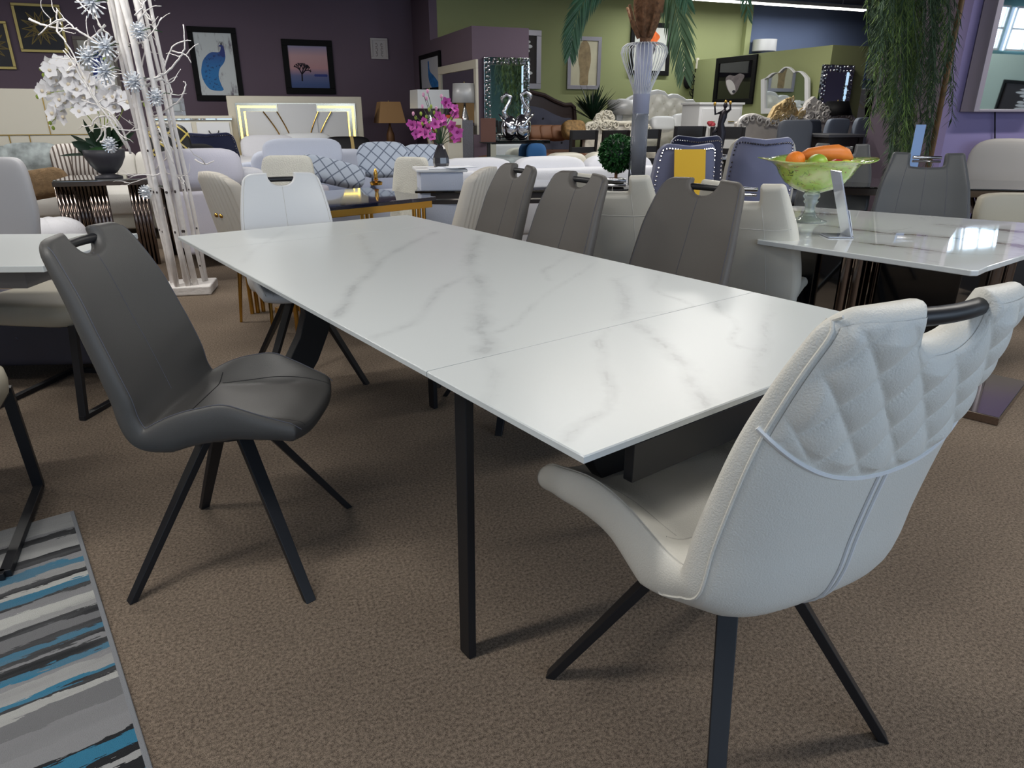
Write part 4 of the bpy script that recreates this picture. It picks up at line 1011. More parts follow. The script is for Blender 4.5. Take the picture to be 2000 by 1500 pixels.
dk2 = thing('black_armchair', 'black armchair holding the gold lattice cushion', 'armchair', rm(atb(345, 221, 8.4)[0], 8.4), RZ)
MB().blob((0, .1, .62), (.34, .1, .36), .35, .5).build('backrest', mat('black_fabric', (14, 14, 18), .9), dk2, smooth=True); MB().blob((0, -.15, .38), (.34, .32, .12), .35, .4).build('seat', 'black_fabric', dk2, smooth=True)
for x in (-.26, .26):
    for y in (-.35, .12): MB().tube([(x, y, .3), (x, y, 0)], .018, 8).build('leg', 'gold', dk2)
mat('art_gloss_black', (16, 15, 20), .05, coat=.5)
# ------------------------------------------------------------------ things on the side of the olive partition
side_picture('black framed wolf picture reflecting the windows, above the white chest', 7.585, bofpx(1470, 7.6), bofpx(1393, 7.6), zofpx(1470, 203, 7.6), zofpx(1470, 107, 7.6), 'black_frame', 'art_gloss_black', .08, wolf)
def L_(px, py, a=7.55): return (-(bofpx2(px, py, a)), zofpx2(px, py, a))
def bofpx2(px, py, a): d = ray(px, py); k = a/d.dot(RV); return d.dot(AV)*k
def zofpx2(px, py, a): d = ray(px, py); return CAMH+d.z*a/d.dot(RV)
def side_arch(label, P, a):
    out = [(-bofpx2(x, y, a), zofpx2(x, y, a)) for x, y in P]; c = sum(p[0] for p in out)/len(out); cz = sum(p[1] for p in out)/len(out)
    out = [(x-c, z) for x, z in out]; inn = [(x*.84, cz+(z-cz)*.86) for x, z in out]
    t = thing('arched_mirror', label, 'mirror', rm(a, -c, 0), RZ-PI/2); b_ = MB(); N = len(out)
    for y in (-.04, 0): b_.v += [(x, y, z) for x, z in out]+[(x, y, z) for x, z in inn]
    for i in range(N):
        j = (i+1) % N; b_.f += [(i, j, N+j, N+i), (2*N+i, 3*N+i, 3*N+j, 2*N+j), (i, 2*N+i, 2*N+j, j), (N+i, N+j, 3*N+j, 3*N+i)]
    b_.build('frame', 'white_paint', t, bevel=.006); poly_flat('mirror_glass', inn, -.012, 'mirror', t)
side_arch('white mirror with three arched lobes against the olive partition', lobes(1490, 1583, 130, 222, [(1500, 1523, (152, 142, 4)), (1524, 1557, (142, 142, 12)), (1558, 1582, (140, 152, 6))]), 7.52)
side_picture('dark framed print on the pale low partition seen in the lavender wall mirror', 12.38, 1.0, 1.9, .75, 1.4, 'black_frame', 'art_brown', .05, bw_art)
# ------------------------------------------------------------------ shared furniture builders
def chest(name, label, px0, px1, top, b, rows=3, cols=2, m='white_paint', depth=.42, group=None, cat='chest', base=.08):
    pc = (px0+px1)/2; t, f = at_plane(name, label, cat, pc, b, group); w = f(px1, top)[0]-f(px0, top)[0]; h = f(pc, top)[1]
    MB().span(-w/2, w/2, 0, depth, base, h-.03).build('body', m, t, bevel=.006); MB().span(-w/2-.02, w/2+.02, -.02, depth+.01, h-.03, h).build('top', m, t, bevel=.005)
    for i in range(cols):
        for j in range(rows):
            cw = (w-.06)/cols; rh = (h-base-.10)/rows
            q = MB().span(-w/2+.03+i*cw+.01, -w/2+.03+(i+1)*cw-.01, -.018, 0, base+.04+j*rh, base+.04+(j+1)*rh-.02).build('drawer', m, t, bevel=.005)
            MB().tube([(-w/2+.03+(i+.5)*cw-.05, -.03, base+.04+(j+.55)*rh), (-w/2+.03+(i+.5)*cw+.05, -.03, base+.04+(j+.55)*rh)], .007, 6).build('handle', 'gold_frame', q)
    for x in (-w/2+.04, w/2-.04):
        for y in (.04, depth-.04): MB().span(x-.02, x+.02, y-.02, y+.02, 0, base).build('foot', m, t)
    return t, h, w
chest('white_chest', 'white two column chest of drawers below the wolf picture', 1366, 1450, 200, 8.55)
sr = MB()
for k in range(5): sr.blob((.03*math.cos(k*1.3), .03*math.sin(k*1.3), .02*math.sin(k)), (.03, .03, .028), nu=8, nv=6)
a_, z_ = atb(1389, 243, 8.3); tag(sr.build('silk_rose', mat('rose_red', (150, 50, 60), .7), smooth=True, loc=rm(a_, 8.3, z_)), 'small red silk flower in front of the white chest', 'flower')
fs_ = MB().lathe([(0, 0), (.09, 0), (.09, .02), (.03, .05), (.03, z_-.06), (.06, z_-.03), (0, z_-.03)], 20).build('flower_stand', 'white_paint', smooth=True, loc=rm(a_, 8.3)); tag(fs_, 'slim white pedestal under the red silk flower', 'stand')
def tufted(w, h, z0, m, t, top, nx=7, nz=5, y=-.06, name='tufted_panel', button=None, wob=.04):
    """panel with diamond tufting, top(u) gives the height line"""
    b = MB(); NX, NZ = nx*6, nz*6
    for i in range(NX+1):
        u = i/NX; H_ = top(u)
        for j in range(NZ+1):
            v = j/NZ; x = -w/2+w*u; z = z0+(H_-z0)*v
            A = abs(math.sin(PI*(u*nx+v*nz)/1.0))*abs(math.sin(PI*(u*nx-v*nz)/1.0)); e = min(1, 8*min(u, 1-u, v, 1-v))
            b.v.append((x, y-wob*A**.5*e, z))
    for i in range(NX):
        for j in range(NZ): k = i*(NZ+1)+j; b.f.append((k, k+NZ+1, k+NZ+2, k+1))
    o = b.build(name, m, t, smooth=True)
    if button:
        for i in range(1, 2*nx):
            for j in range(1, 2*nz):
                if (i+j) % 2 == 0:
                    u, v = i/(2*nx), j/(2*nz); MB().blob((-w/2+w*u, y-.004, z0+(top(u)-z0)*v), (.018, .008, .018), nu=8, nv=4).build('tuft_button', button, o)
    return o
# dark scalloped bed with tufted panel
bd, f = at_plane('dark_tufted_bed', 'dark carved wooden bed with curved crest and grey tufted panel', 'bed', 1040, 10.2)
pts = [f(*p) for p in ((1000, 181), (1035, 178), (1060, 184), (1080, 195), (1100, 203), (1112, 202), (1118, 207), (1122, 262))]
poly = [(-p[0]-0, p[1]) for p in pts[::-1]]; xr = [p for p in pts]; xl = [(xr[0][0]-(p[0]-xr[0][0]), p[1]) for p in xr[::-1]]
cz_ = [(x, z) for x, z in xl[:-1]]+xr; cz_ = cz_+[(xr[-1][0], .2), (xl[0][0], .2)]
MB().prism(cz_, .09).build('headboard_frame', mat('carved_wood', (52, 40, 38), .35), bd, bevel=.012)
crest = xl[:-1]+xr
MB().tube([(x, -.06, z-.015) for x, z in crest], .03, 8).build('crest_moulding', 'carved_wood', bd)
x_a, x_b = crest[0][0], crest[-1][0]
def top_d(u):
    x = x_a+.08+(x_b-x_a-.16)*u; return float(np.interp(x, [p[0] for p in crest], [p[1] for p in crest]))-.20
q = tufted(x_b-x_a-.16, 1, .5, mat('pewter_fabric', (74, 76, 92), .8), bd, top_d, 6, 3, y=-.05, button='black_fabric'); q.location.x = (x_a+x_b)/2
MB().blob(((x_a+x_b)/2, -.72, .62), ((x_b-x_a)/2-.04, .62, .16), .3, .25, 36, 10).build('bedding', mat('bronze_bedding', (122, 84, 62), .7, vary=.3, vscale=8), bd, smooth=True)
MB().span(x_a+.05, x_b-.05, -1.3, 0, .1, .5).build('bed_frame', 'carved_wood', bd, bevel=.01)
n = NT('bronze_stripe', .6); X = n.xyz(n.tc.outputs['Object']); n.color(n.mix(n.math('LESS_THAN', n.math('ABSOLUTE', n.math('SUBTRACT', X[0], .10)), .02), lin((118, 78, 52)), lin((206, 160, 130))))
for k, (px, l_) in enumerate(((1048, 'leftmost'), (1068, 'second'), (1090, 'third'))): pillow('bronze striped pillow, %s of three on the dark tufted bed' % l_, px, 260, 9.15, .30, .20, .16, 'bronze_stripe', rz=.2, group='striped bronze pillows')
pillow('gold brocade cushion at the right end of the dark tufted bed', 1120, 254, 8.9, .32, .24, .18, mat('gold_brocade', (134, 104, 62), .7, vary=.4, vscale=30))
# white tufted bed
wb, f = at_plane('white_tufted_bed', 'white scalloped bed with button tufted headboard behind the palm vase', 'bed', 1283, 10.2)
g = lambda px, py: f(px, py)
P = [g(*p) for p in ((1283, 175), (1296, 178), (1303, 186), (1312, 183), (1322, 184), (1333, 190), (1338, 194), (1352, 194), (1356, 200))]
Pm = [(-x+2*P[0][0], z) for x, z in P[::-1]]; line = Pm[:-1]+P
MB().prism(line+[(line[-1][0], .2), (line[0][0], .2)], .09).build('headboard_frame', 'white_paint', wb, bevel=.015)
xa, xb = line[0][0]+.10, line[-1][0]-.10
o = tufted(xb-xa, 1, .55, 'white_leather', wb, lambda u: float(np.interp(xa+(xb-xa)*u, [p[0] for p in line], [p[1] for p in line]))-.06, 6, 4, y=-.06, button='cream_leather'); o.location.x = (xa+xb)/2
MB().blob((0, -.55, .62), (.62, .48, .15), .3, .25, 36, 10).build('bedding', mat('floral_bedding', (206, 200, 188), .8, vary=.25, vscale=14), wb, smooth=True)
MB().span(-.62, .62, -1.0, 0, .1, .5).build('bed_frame', 'white_paint', wb, bevel=.01)
pillow('white pillow at the left on the white tufted bed', 1292, 243, 9.6, .42, .22, .2, 'white_smooth', group='pillows on the white tufted bed')
pillow('white pillow at the right on the white tufted bed', 1338, 240, 9.6, .52, .26, .2, 'white_smooth', group='pillows on the white tufted bed')
ns = thing('white_nightstand', 'small white nightstand carrying the silver drum lamp', 'nightstand', rm(atb(1213, 221, 10.2)[0], 10.2), RZ)
MB().span(-.26, .26, -.2, .2, .08, .78).build('body', 'white_paint', ns, bevel=.006)
for z in (.15, .46): q = MB().span(-.22, .22, -.215, -.2, z, z+.26).build('drawer', 'white_paint', ns, bevel=.004); MB().blob((0, -.225, z+.13), (.014, .012, .014), nu=8, nv=6).build('knob', 'chrome', q)
lamp('shiny silver drum lamp beside the white tufted bed', 1213, 195, 224, 48, 10.2, .78, 'silver_shade', 'chrome', 1.0, square=False)
# ornate carved pieces
def ornate(label, pts, crown, px, b, m, m2, group=None, fab='cream_leather', rz=0.0):
    t, f = at_plane('ornate_headboard', label, 'headboard', px, b, group, dz=rz); out = [f(*p) for p in pts]
    poly = out+[(out[-1][0], .1), (out[0][0], .1)]
    MB().prism(poly, .10).build('headboard_panel', fab, t, bevel=.015)
    MB().tube([(x, -.055, z) for x, z in smooth_line(out)], .028, 8).build('carved_moulding', m, t)
    random.seed(int(px)); s = MB()
    c = [f(*p) for p in crown]; x0, x1 = c[0][0], c[-1][0]
    for k in range(30):
        u = random.random(); zt = float(np.interp(x0+(x1-x0)*u, [p[0] for p in c], [p[1] for p in c])); zb = min(c[0][1], c[-1][1])-.03
        z = zb+(zt-zb)*random.random(); r = random.uniform(.03, .06)
        s.tube(scroll((x0+(x1-x0)*u, z), r, random.random()*6, random.choice((-1, 1))*1.1, 12, y=-.075+random.uniform(-.02, .02)), .010, 6)
    MB().prism(c, .06).build('crest_back', m2, t, bevel=.006)
    q_ = s.build('carved_scrolls', m2, t); q_['kind'] = 'stuff'
    e = MB()
    for k in range(14):
        x, z = smooth_line(out)[min(k*3, len(smooth_line(out))-1)]; e.tube(scroll((x, z-.03), .045, k*1.7, 1.1, 12, y=-.08), .010, 6)
    q_ = e.build('edge_scrolls', m, t); q_['kind'] = 'stuff'
    return t
def smooth_line(P, n=6): return [tuple(v) for v in catmull(P, n)]
mat('antique_gold', (190, 166, 122), .45, .15, vary=.3, vscale=30); mat('antique_silver', (202, 198, 194), .4, .15, vary=.25, vscale=30); mat('ivory_velvet', (196, 190, 184), .6, vary=.08)
ornate('large ivory headboard with antique gold carved crest and scrolled edges', [(1440, 300), (1438, 240), (1462, 226), (1490, 234), (1510, 236), (1530, 226), (1548, 232), (1575, 238), (1600, 260)], [(1500, 230), (1512, 208), (1534, 194), (1552, 208), (1562, 228)], 1520, 7.2, 'antique_silver', 'antique_gold', fab='ivory_velvet')
ornate('ivory headboard with tall silver carved crest, right of the gold crested one', [(1560, 260), (1562, 236), (1578, 222), (1600, 222), (1615, 232), (1632, 218), (1648, 220), (1662, 235)], [(1562, 226), (1574, 200), (1588, 188), (1600, 200), (1612, 228)], 1600, 7.62, 'antique_silver', 'antique_silver', fab='ivory_velvet')
ornate('small white carved headboard with pierced crest, left of the palm vase', [(1140, 262), (1143, 244), (1160, 240), (1178, 236), (1200, 240), (1240, 240), (1262, 246)], [(1155, 242), (1164, 226), (1177, 215), (1188, 224), (1198, 240)], 1195, 9.0, 'cream_paint', 'cream_paint', fab='floral_bedding')
# pieces near the blue wall
ah, f = at_plane('arched_headboard', 'white arched headboard with moulded curves near the blue wall', 'headboard', 1664, 9.6)
o_ = [f(*p) for p in ((1640, 232), (1640, 200), (1650, 188), (1662, 185), (1672, 192), (1686, 203), (1686, 232))]
MB().prism(o_, .08).build('panel', 'white_paint', ah, bevel=.01)
MB().tube([(x*.8, -.05, z-.06) for x, z in smooth_line(o_[1:-1])], .014, 6).build('moulding', 'cream_paint', ah)
MB().span(o_[0][0], o_[-1][0], -.03, .03, 0, o_[0][1]+.02).build('leg_panel', 'white_paint', ah)
chest('white_tower', 'narrow white tower cabinet beside the arched headboard', 1669, 1688, 173, 10.0, rows=4, cols=1, cat='cabinet')
chest('black_chest', 'black chest of drawers below the floral print on the blue wall', 1690, 1716, 176, 10.1, rows=5, cols=1, m='black_wood')
stt, f = at_plane('lamp_stand', 'dark round stand carrying the black shaded lamp', 'stand', 1633, 7.6)
MB().lathe([(.0, 0), (.18, 0), (.18, .03), (.03, .05), (.03, .74), (.24, .76), (.24, .79), (0, .79)], 24).build('pedestal', 'black_wood', stt)
lamp('black tapered lamp in front of the narrow jewelled mirror', 1633, 198, 225, 46, 7.6, .79, 'black_frame', 'black_wood', .66, square=False)
# dark dining group
def parson(label, px, top, b, w, deg, m, group, name='parsons_chair', h=None):
    a, z = atb(px, top, b); t = thing(name, label, 'chair', rm(a, b), RZ+math.radians(deg), group)
    bk = MB().blob((0, 0, z-.27), (w/2, .04, .28), .3, .4, 24, 12, fn=lambda p: Vector((p.x, p.y-.12*(p.z), p.z))).build('backrest', m, t, smooth=True)
    MB().tube([(-w/2+.04, -.047, z-.2), (w/2-.04, -.047, z-.2)], .003, 5).build('seam', 'black_frame', bk)
    MB().blob((0, .24, .45), (w/2, .25, .055), .3, .35).build('seat', m, t, smooth=True)
    for x in (-w/2+.04, w/2-.04):
        for y in (.04, .44): MB().bar((x, y, .42), (x, y, 0), .035, .035, .025, .025).build('leg', 'black_wood', t)
    return t
mat('slate_leather', (72, 76, 86), .5); mat('steel_leather', (112, 120, 134), .5)
GD = 'dark chairs round the far grey dining table'
parson('dark slate chair at the left of the far grey dining group', 1556, 236, 6.2, .36, 150, 'slate_leather', GD)
parson('dark slate chair, second from left in the far grey dining group', 1592, 235, 6.95, .28, 190, 'slate_leather', GD)
parson('steel grey chair facing the viewer behind the far grey dining table', 1634, 233, 6.7, .34, 0, 'steel_leather', GD)
parson('steel grey chair beside the shaded lavender wall in the far dining group', 1686, 231, 6.6, .30, 0, 'steel_leather', GD)
dt = thing('grey_dining_table', 'dark grey dining table among slate chairs before the shaded lavender wall', 'table', rm(atb(1655, 221, 6.0)[0], 6.0), RZ)
zz = atb(1655, 262, 6.0)[1]
MB().span(-.30, .22, -.1, .42, zz-.03, zz).build('tabletop', mat('charcoal_top', (74, 74, 78), .4), dt, bevel=.005); MB().span(-.27, .19, -.07, .38, zz-.14, zz-.03).build('apron', 'black_wood', dt)
for x in (-.25, .17):
    for y in (-.05, .36): MB().span(x-.03, x+.03, y-.03, y+.03, 0, zz-.03).build('leg', 'black_wood', dt)
# black slat back chairs
def ladder(label, px, top, y_, w, deg, group='black ladder back chairs'):
    p = aty(px, top, y_); t = thing('ladder_back_chair', label, 'chair', (p.x, p.y, 0), math.radians(deg), group); z = p.z
    for x in (-w/2, w/2):
        MB().bar((x, .02, .45), (x*1.04, -.06, z), .035, .03).build('back_post', 'black_wood', t, bevel=.004); MB().bar((x, .02, .45), (x, .0, 0), .035, .035).build('leg', 'black_wood', t); MB().bar((x, .40, .43), (x, .42, 0), .035, .035).build('leg', 'black_wood', t)
    for k, (zz, hh) in enumerate(((z-.055, .11), (z-.23, .07), (z-.37, .07), (z-.50, .06))):
        yy = -.055+.08*(z-zz)/(z-.45); MB().span(-w/2, w/2, yy-.01, yy+.01, zz-hh/2, zz+hh/2).build('slat', 'black_wood', t, bevel=.003)
    MB().span(-w/2-.01, w/2+.01, 0, .43, .43, .475).build('seat', 'black_wood', t, bevel=.008)
ladder('black ladder back chair, leftmost, beyond the white sofa', 1138, 254, 9.0, .32, 15)
ladder('black ladder back chair directly behind the round topiary', 1200, 254, 9.2, .34, 20)
ladder('black ladder back chair just right of the palm vase', 1262, 252, 8.9, .30, 10)
ladder('black ladder back chair with bare slats behind the blue nailhead chairs', 1345, 246, 7.6, .29, 5)
ladder('black ladder back chair behind the bronze statue', 1423, 247, 7.0, .28, -20)
# nailhead chairs in the middle distance
p = aty(1338, 277, 4.9); c1 = nailhead_chair('nailhead_chair', 'blue grey velvet nailhead chair with a yellow notice on its back', (p.x-.02, p.y+.25, 0), 6, 'slate_velvet', 'black_wood', w=.44, h=1.08, wing=.09)
nt = MB().span(-.105, .105, -.002, .001, -.16, .16).build('yellow_notice', mat('yellow_paper', (232, 184, 48), .7), loc=(p.x+.005, p.y-.185, .905)); nt.rotation_euler = (math.radians(-12), 0, math.radians(6)); tag(nt, 'bright yellow paper notice fixed to the blue grey chair back', 'notice')
p = aty(1372, 264, 5.6); nailhead_chair('nailhead_chair', 'navy velvet nailhead chair right behind the one with the yellow notice', (p.x-.02, p.y+.25, 0), -6, 'navy_velvet', 'black_wood', w=.44, h=1.11, wing=.08)
p = aty(1512, 266, 4.9); nailhead_chair('nailhead_chair', 'slate blue nailhead chair with cream sides behind the green fruit bowl', (p.x, p.y+.25, 0), -14, 'slate_velvet', 'black_wood', w=.44, h=1.12, wing=.12, inner='cream_leather', lining='cream_leather')
# statue on its glass table
gt = thing('glass_table', 'small glass topped table carrying the bronze statue', 'table', aty(1430, 221, 7.6)*Vector((1, 1, 0)) if False else (aty(1430, 221, 6.3).x, 6.3, 0), RZ)
ztab = aty(1410, 305, 6.3).z
MB().lathe([(0, ztab-.012), (.30, ztab-.012), (.30, ztab), (0, ztab)], 36).build('glass_top', 'acrylic', gt); MB().lathe([(0, 0), (.2, 0), (.2, .02), (.035, .04), (.03, ztab-.05), (.10, ztab-.013), (0, ztab-.013)], 24).build('pedestal', 'black_wood', gt, smooth=True)
cd1 = MB().box((0, 0, .001), (.12, .10, .002)).build('card', 'paper', loc=(aty(1440, 221, 6.3).x, 6.12, ztab+.001)); tag(cd1, 'pale card lying on the glass table by the statue', 'card')
stx = aty(1410, 221, 6.3).x
sa = thing('bronze_statue', 'dark bronze statue of a robed dancer raising golden torches', 'statue', (stx, 6.3, ztab))
mat('dark_bronze', (40, 36, 42), .35, .6); mat('statue_gold', (190, 150, 70), .35, .8)
hS = aty(1410, 190, 6.3).z-ztab
k = hS/.5
me = MB(); me.lathe([(0, 0), (.07, 0), (.07, .012), (.04, .02), (0, .02)], 16); me.build('base', 'dark_bronze', sa)
me = MB(); me.tube([(0.0, 0, .015), (.01, 0, .10*k), (.012, 0, .20*k), (.0, 0, .28*k), (.012, 0, .335*k), (.018, 0, .38*k), (.02, 0, .40*k)], [.028, .034, .040, .028, .034, .03, .011], 12)
me.tube([(.04, 0, .375*k), (.065, -.01, .40*k), (.06, -.01, .44*k)], [.012, .010, .007], 8); me.tube([(-.012, 0, .375*k), (-.055, 0, .36*k), (-.07, -.01, .43*k)], [.012, .010, .007], 8)
me.tube([(.02, 0, .395*k), (.022, 0, .41*k)], .009, 8); me.blob((.023, 0, .432*k), (.018, .019, .024), nu=12, nv=8)
me.tube([(-.02, .01, .24*k), (-.055, .02, .20*k), (-.06, .02, .14*k)], [.02, .014, .004], 8)
me.build('figure', 'dark_bronze', sa, smooth=True)
me = MB()
for x, z in ((.06, .455*k), (-.07, .445*k), (.023, .462*k)): me.blob((x, -.01 if x != .023 else 0, z), (.013, .013, .016), nu=8, nv=6)
me.build('torches', 'statue_gold', sa, smooth=True)

# ------------------------------------------------------------------ sofas and tables in the middle distance
def quilt_lattice(name, base, line, sc=9.0):
    n = NT(name, .85); X = n.xyz(n.tc.outputs['Object'])
    a = n.math('ABSOLUTE', n.math('SUBTRACT', n.math('FRACT', n.math('MULTIPLY', n.math('ADD', X[0], n.math('MULTIPLY', X[2], 1.0)), sc)), .5)); b = n.math('ABSOLUTE', n.math('SUBTRACT', n.math('FRACT', n.math('MULTIPLY', n.math('SUBTRACT', X[0], X[2]), sc)), .5))
    n.color(n.mix(n.math('MAXIMUM', n.ramp(a, .03, .09, 1, 0), n.ramp(b, .03, .09, 1, 0)), lin(base), lin(line))); return n.m
quilt_lattice('lattice_blue', (186, 196, 212), (108, 118, 138), 8)
mat('pattern_grey', (140, 148, 150), .85, vary=.45, vscale=9); mat('stripe_fur', (120, 108, 98), .95, vary=.3, vscale=18, bump=.8, bscale=60); mat('tan_fur', (128, 104, 76), .95, bump=1.0, bscale=70, vary=.25, vscale=20)
def sofa(label, loc, rz, w, d, hb, m, n_cush=3, seat=.44, arms=True, group=None, legs='black_wood', arm_h=.62, base=.12, cush_h=.1):
    t = thing('sofa', label, 'sofa', loc, rz, group)      # faces local -y
    MB().span(-w/2, w/2, -d/2, d/2, base, seat-.12).build('base', m, t, bevel=.03, seg=3)
    MB().blob((0, d/2-.11, hb/2+.10), (w/2, .12, hb/2-.10), .2, .3, 40, 12).build('back_frame', m, t, smooth=True)
    cw = (w-.36)/n_cush if arms else w/n_cush
    for i in range(n_cush):
        x = -n_cush*cw/2+cw*(i+.5)
        MB().blob((x, -.08, seat-.04), (cw/2-.004, d/2-.06, .10), .35, .22, 32, 10).build('seat_cushion', m, t, smooth=True)
        MB().blob((x, d/2-.27, (seat+hb+cush_h)/2), (cw/2-.004, .12, (hb+cush_h-seat)/2), .5, .35, 32, 12).build('back_cushion', m, t, smooth=True)
    if arms:
        for s in (-1, 1): MB().blob((s*(w/2-.09), -.02, arm_h/2+base/2), (.10, d/2, arm_h/2-base/2), .25, .25, 28, 12).build('arm', m, t, smooth=True)
    for x in (-w/2+.1, w/2-.1):
        for y in (-d/2+.1, d/2-.1): MB().lathe([(0, 0), (.02, 0), (.028, base+.01), (0, base+.01)], 10, c=(x, y, 0)).build('leg', legs, t)
    return t
LRZ = math.radians(32); lr = Vector((math.cos(LRZ), math.sin(LRZ), 0)); la = Vector((-math.sin(LRZ), math.cos(LRZ), 0))
c0 = Vector((-2.80, 5.98, 0)); cc = c0+lr*.85+la*.55
ch = thing('chaise', 'pale lilac upholstered chaise end beside the white birch poles', 'sofa', cc, LRZ)
MB().span(-.85, .45, -.55, .40, .13, .66).build('base', 'lilac_fabric', ch, bevel=.035, seg=3)
MB().tube([(-.80, -.42, .78), (-.80, .0, .80), (-.80, .45, .78)], [.12, .15, .12], 18).build('arm_roll', 'lilac_fabric', ch, smooth=True)
MB().blob((-.10, -.06, .69), (.52, .44, .07), .35, .25, 32, 10).build('seat_cushion', 'lilac_fabric', ch, smooth=True)
for x in (-.75, .35):
    for y in (-.45, .30): MB().lathe([(0, 0), (.016, 0), (.028, .14), (0, .14)], 10, c=(x, y, 0)).build('leg', 'black_wood', ch)
pillow('plump pale lilac cushion on the chaise arm behind the birch', 388, 332, 5.98, .62, .30, .28, 'lilac_fabric', rz=.2, tilt=.2)
pillow('flat pale blue grey cushion right of the lilac arm cushion', 450, 345, 6.1, .5, .14, .26, 'white_fabric', rz=.1, tilt=.0)
pz = rm(atb(672, 221, 7.6)[0], 7.9)
sofa('long pale blue sectional sofa facing the viewer before the lit bed', pz, RZ, 2.25, .9, .80, mat('ice_fabric', (198, 204, 220), .9, bump=.2, bscale=120), 3, arm_h=.66, cush_h=.12)
GP = 'lattice cushions on the pale blue sofa'
pillow('long lattice patterned bolster cushion leaning low on the pale blue sofa', 648, 336, 6.95, .62, .22, .2, 'lattice_blue', rz=-.1, roll=.25, group=GP)
pillow('square lattice cushion in the middle of the pale blue sofa', 748, 312, 7.15, .50, .34, .16, 'lattice_blue', rz=.05, group=GP)
pillow('lattice cushion at the right end of the pale blue sofa, behind the vase', 826, 312, 7.2, .42, .30, .16, 'lattice_blue', group=GP)
pillow('smooth pale blue back cushion under the black gold banded pillow', 592, 302, 7.35, .75, .30, .2, 'ice_fabric', rz=0)
# white sofa seen over the taupe chairs
p = aty(1010, 221, 7.0); sofa('long white sofa beyond the taupe chairs, back cushions in a row', (p.x+.25, 7.1, 0), RZ+PI, 2.6, .85, .80, mat('snow_fabric', (216, 217, 224), .9, bump=.2, bscale=120), 3, arm_h=.6, cush_h=.10)
p = aty(1112, 221, 8.6); sofa('second cream white sofa farther back near the ladder chairs', (p.x+.1, 8.2, 0), RZ+PI, 1.3, .8, .78, 'cream_leather', 2, arm_h=.6, cush_h=.1)
bp_ = thing('patterned_bench', 'grey patterned upholstered bench beyond the white sofa', 'bench', rm(atb(975, 221, 7.8)[0], 7.7), RZ)
MB().blob((0, 0, .72), (.36, .22, .10), .35, .35, 30, 10).build('cushion', 'pattern_grey', bp_, smooth=True); MB().span(-.34, .34, -.2, .2, .1, .64).build('base', 'black_wood', bp_, bevel=.01)
th = MB().blob((0, 0, 0), (.12, .10, .16), .6, .6, 20, 10).build('blue_throw', mat('throw_blue', (44, 90, 140), .9), smooth=True, loc=rm(atb(1073, 221, 7.4)[0], 7.75, .80)); tag(th, 'folded blue throw hanging on the cream white sofa arm', 'throw')
# black glass table with topiary and palm vase
bt = thing('black_glass_table', 'long black glass dining table behind the taupe chairs', 'table', (.22, 5.62, 0), math.radians(4))
MB().span(-.95, 1.0, -.42, .42, .742, .76).build('glass_top', 'gloss_black', bt, bevel=.004); MB().span(-.90, .95, -.38, .38, .66, .742).build('apron', mat('espresso', (48, 42, 42), .35), bt, bevel=.004)
MB().span(-.9, .95, -.386, -.38, .69, .70).build('chrome_strip', 'chrome', bt)
for x in (-.5, .5): MB().span(x-.3, x+.3, -.25, .25, .02, .66).build('pedestal', 'espresso', bt, bevel=.006)
MB().span(-.85, .85, -.3, .3, 0, .02).build('base_plate', 'chrome', bt)
# gold framed navy marble table
GA = math.radians(37); gtp = [atz(x, y, .76) for x, y in ((655, 403), (852, 384))]; gdir = (gtp[1]-gtp[0]).normalized()
gr = gtp[1]; GA = math.atan2(gdir.y, gdir.x)
gtb = thing('gold_dining_table', 'navy marble dining table on gold frame behind the white far chair', 'table', (gr.x, gr.y, 0), GA)
marble('navy_marble', (26, 28, 48), (120, 116, 130), .06, .6, 2.6, .03, seed=8.0, coat=.5)
MB().span(-1.12, 0, 0, .85, .735, .76).build('tabletop', 'navy_marble', gtb, bevel=.004); MB().span(-1.10, -.02, .02, .83, .69, .735).build('gold_rail', 'gold', gtb, bevel=.003)
for x in (-1.02, -.10):
    for y in (.08, .74):
        for k in range(3): MB().tube([(x+.04*k-.03, y, 0), (x+.04*k-.03, y, .69-.0*k)], .014, 10).build('leg', 'gold', gtb)
MB().span(-1.02, -.10, .38, .44, .06, .10).build('stretcher', 'gold', gtb)
tr = thing('gold_ornament', 'little gold and glass ornament standing on the navy marble table', 'ornament', tuple(atz(735, 361, .76)))
MB().lathe([(0, 0), (.045, 0), (.05, .02), (.03, .03), (0, .03)], 16).build('tray', 'gold', tr); MB().lathe([(0, .03), (.02, .035), (.012, .06), (.018, .08), (.006, .12), (0, .125)], 14).build('finial', 'gold', tr, smooth=True)
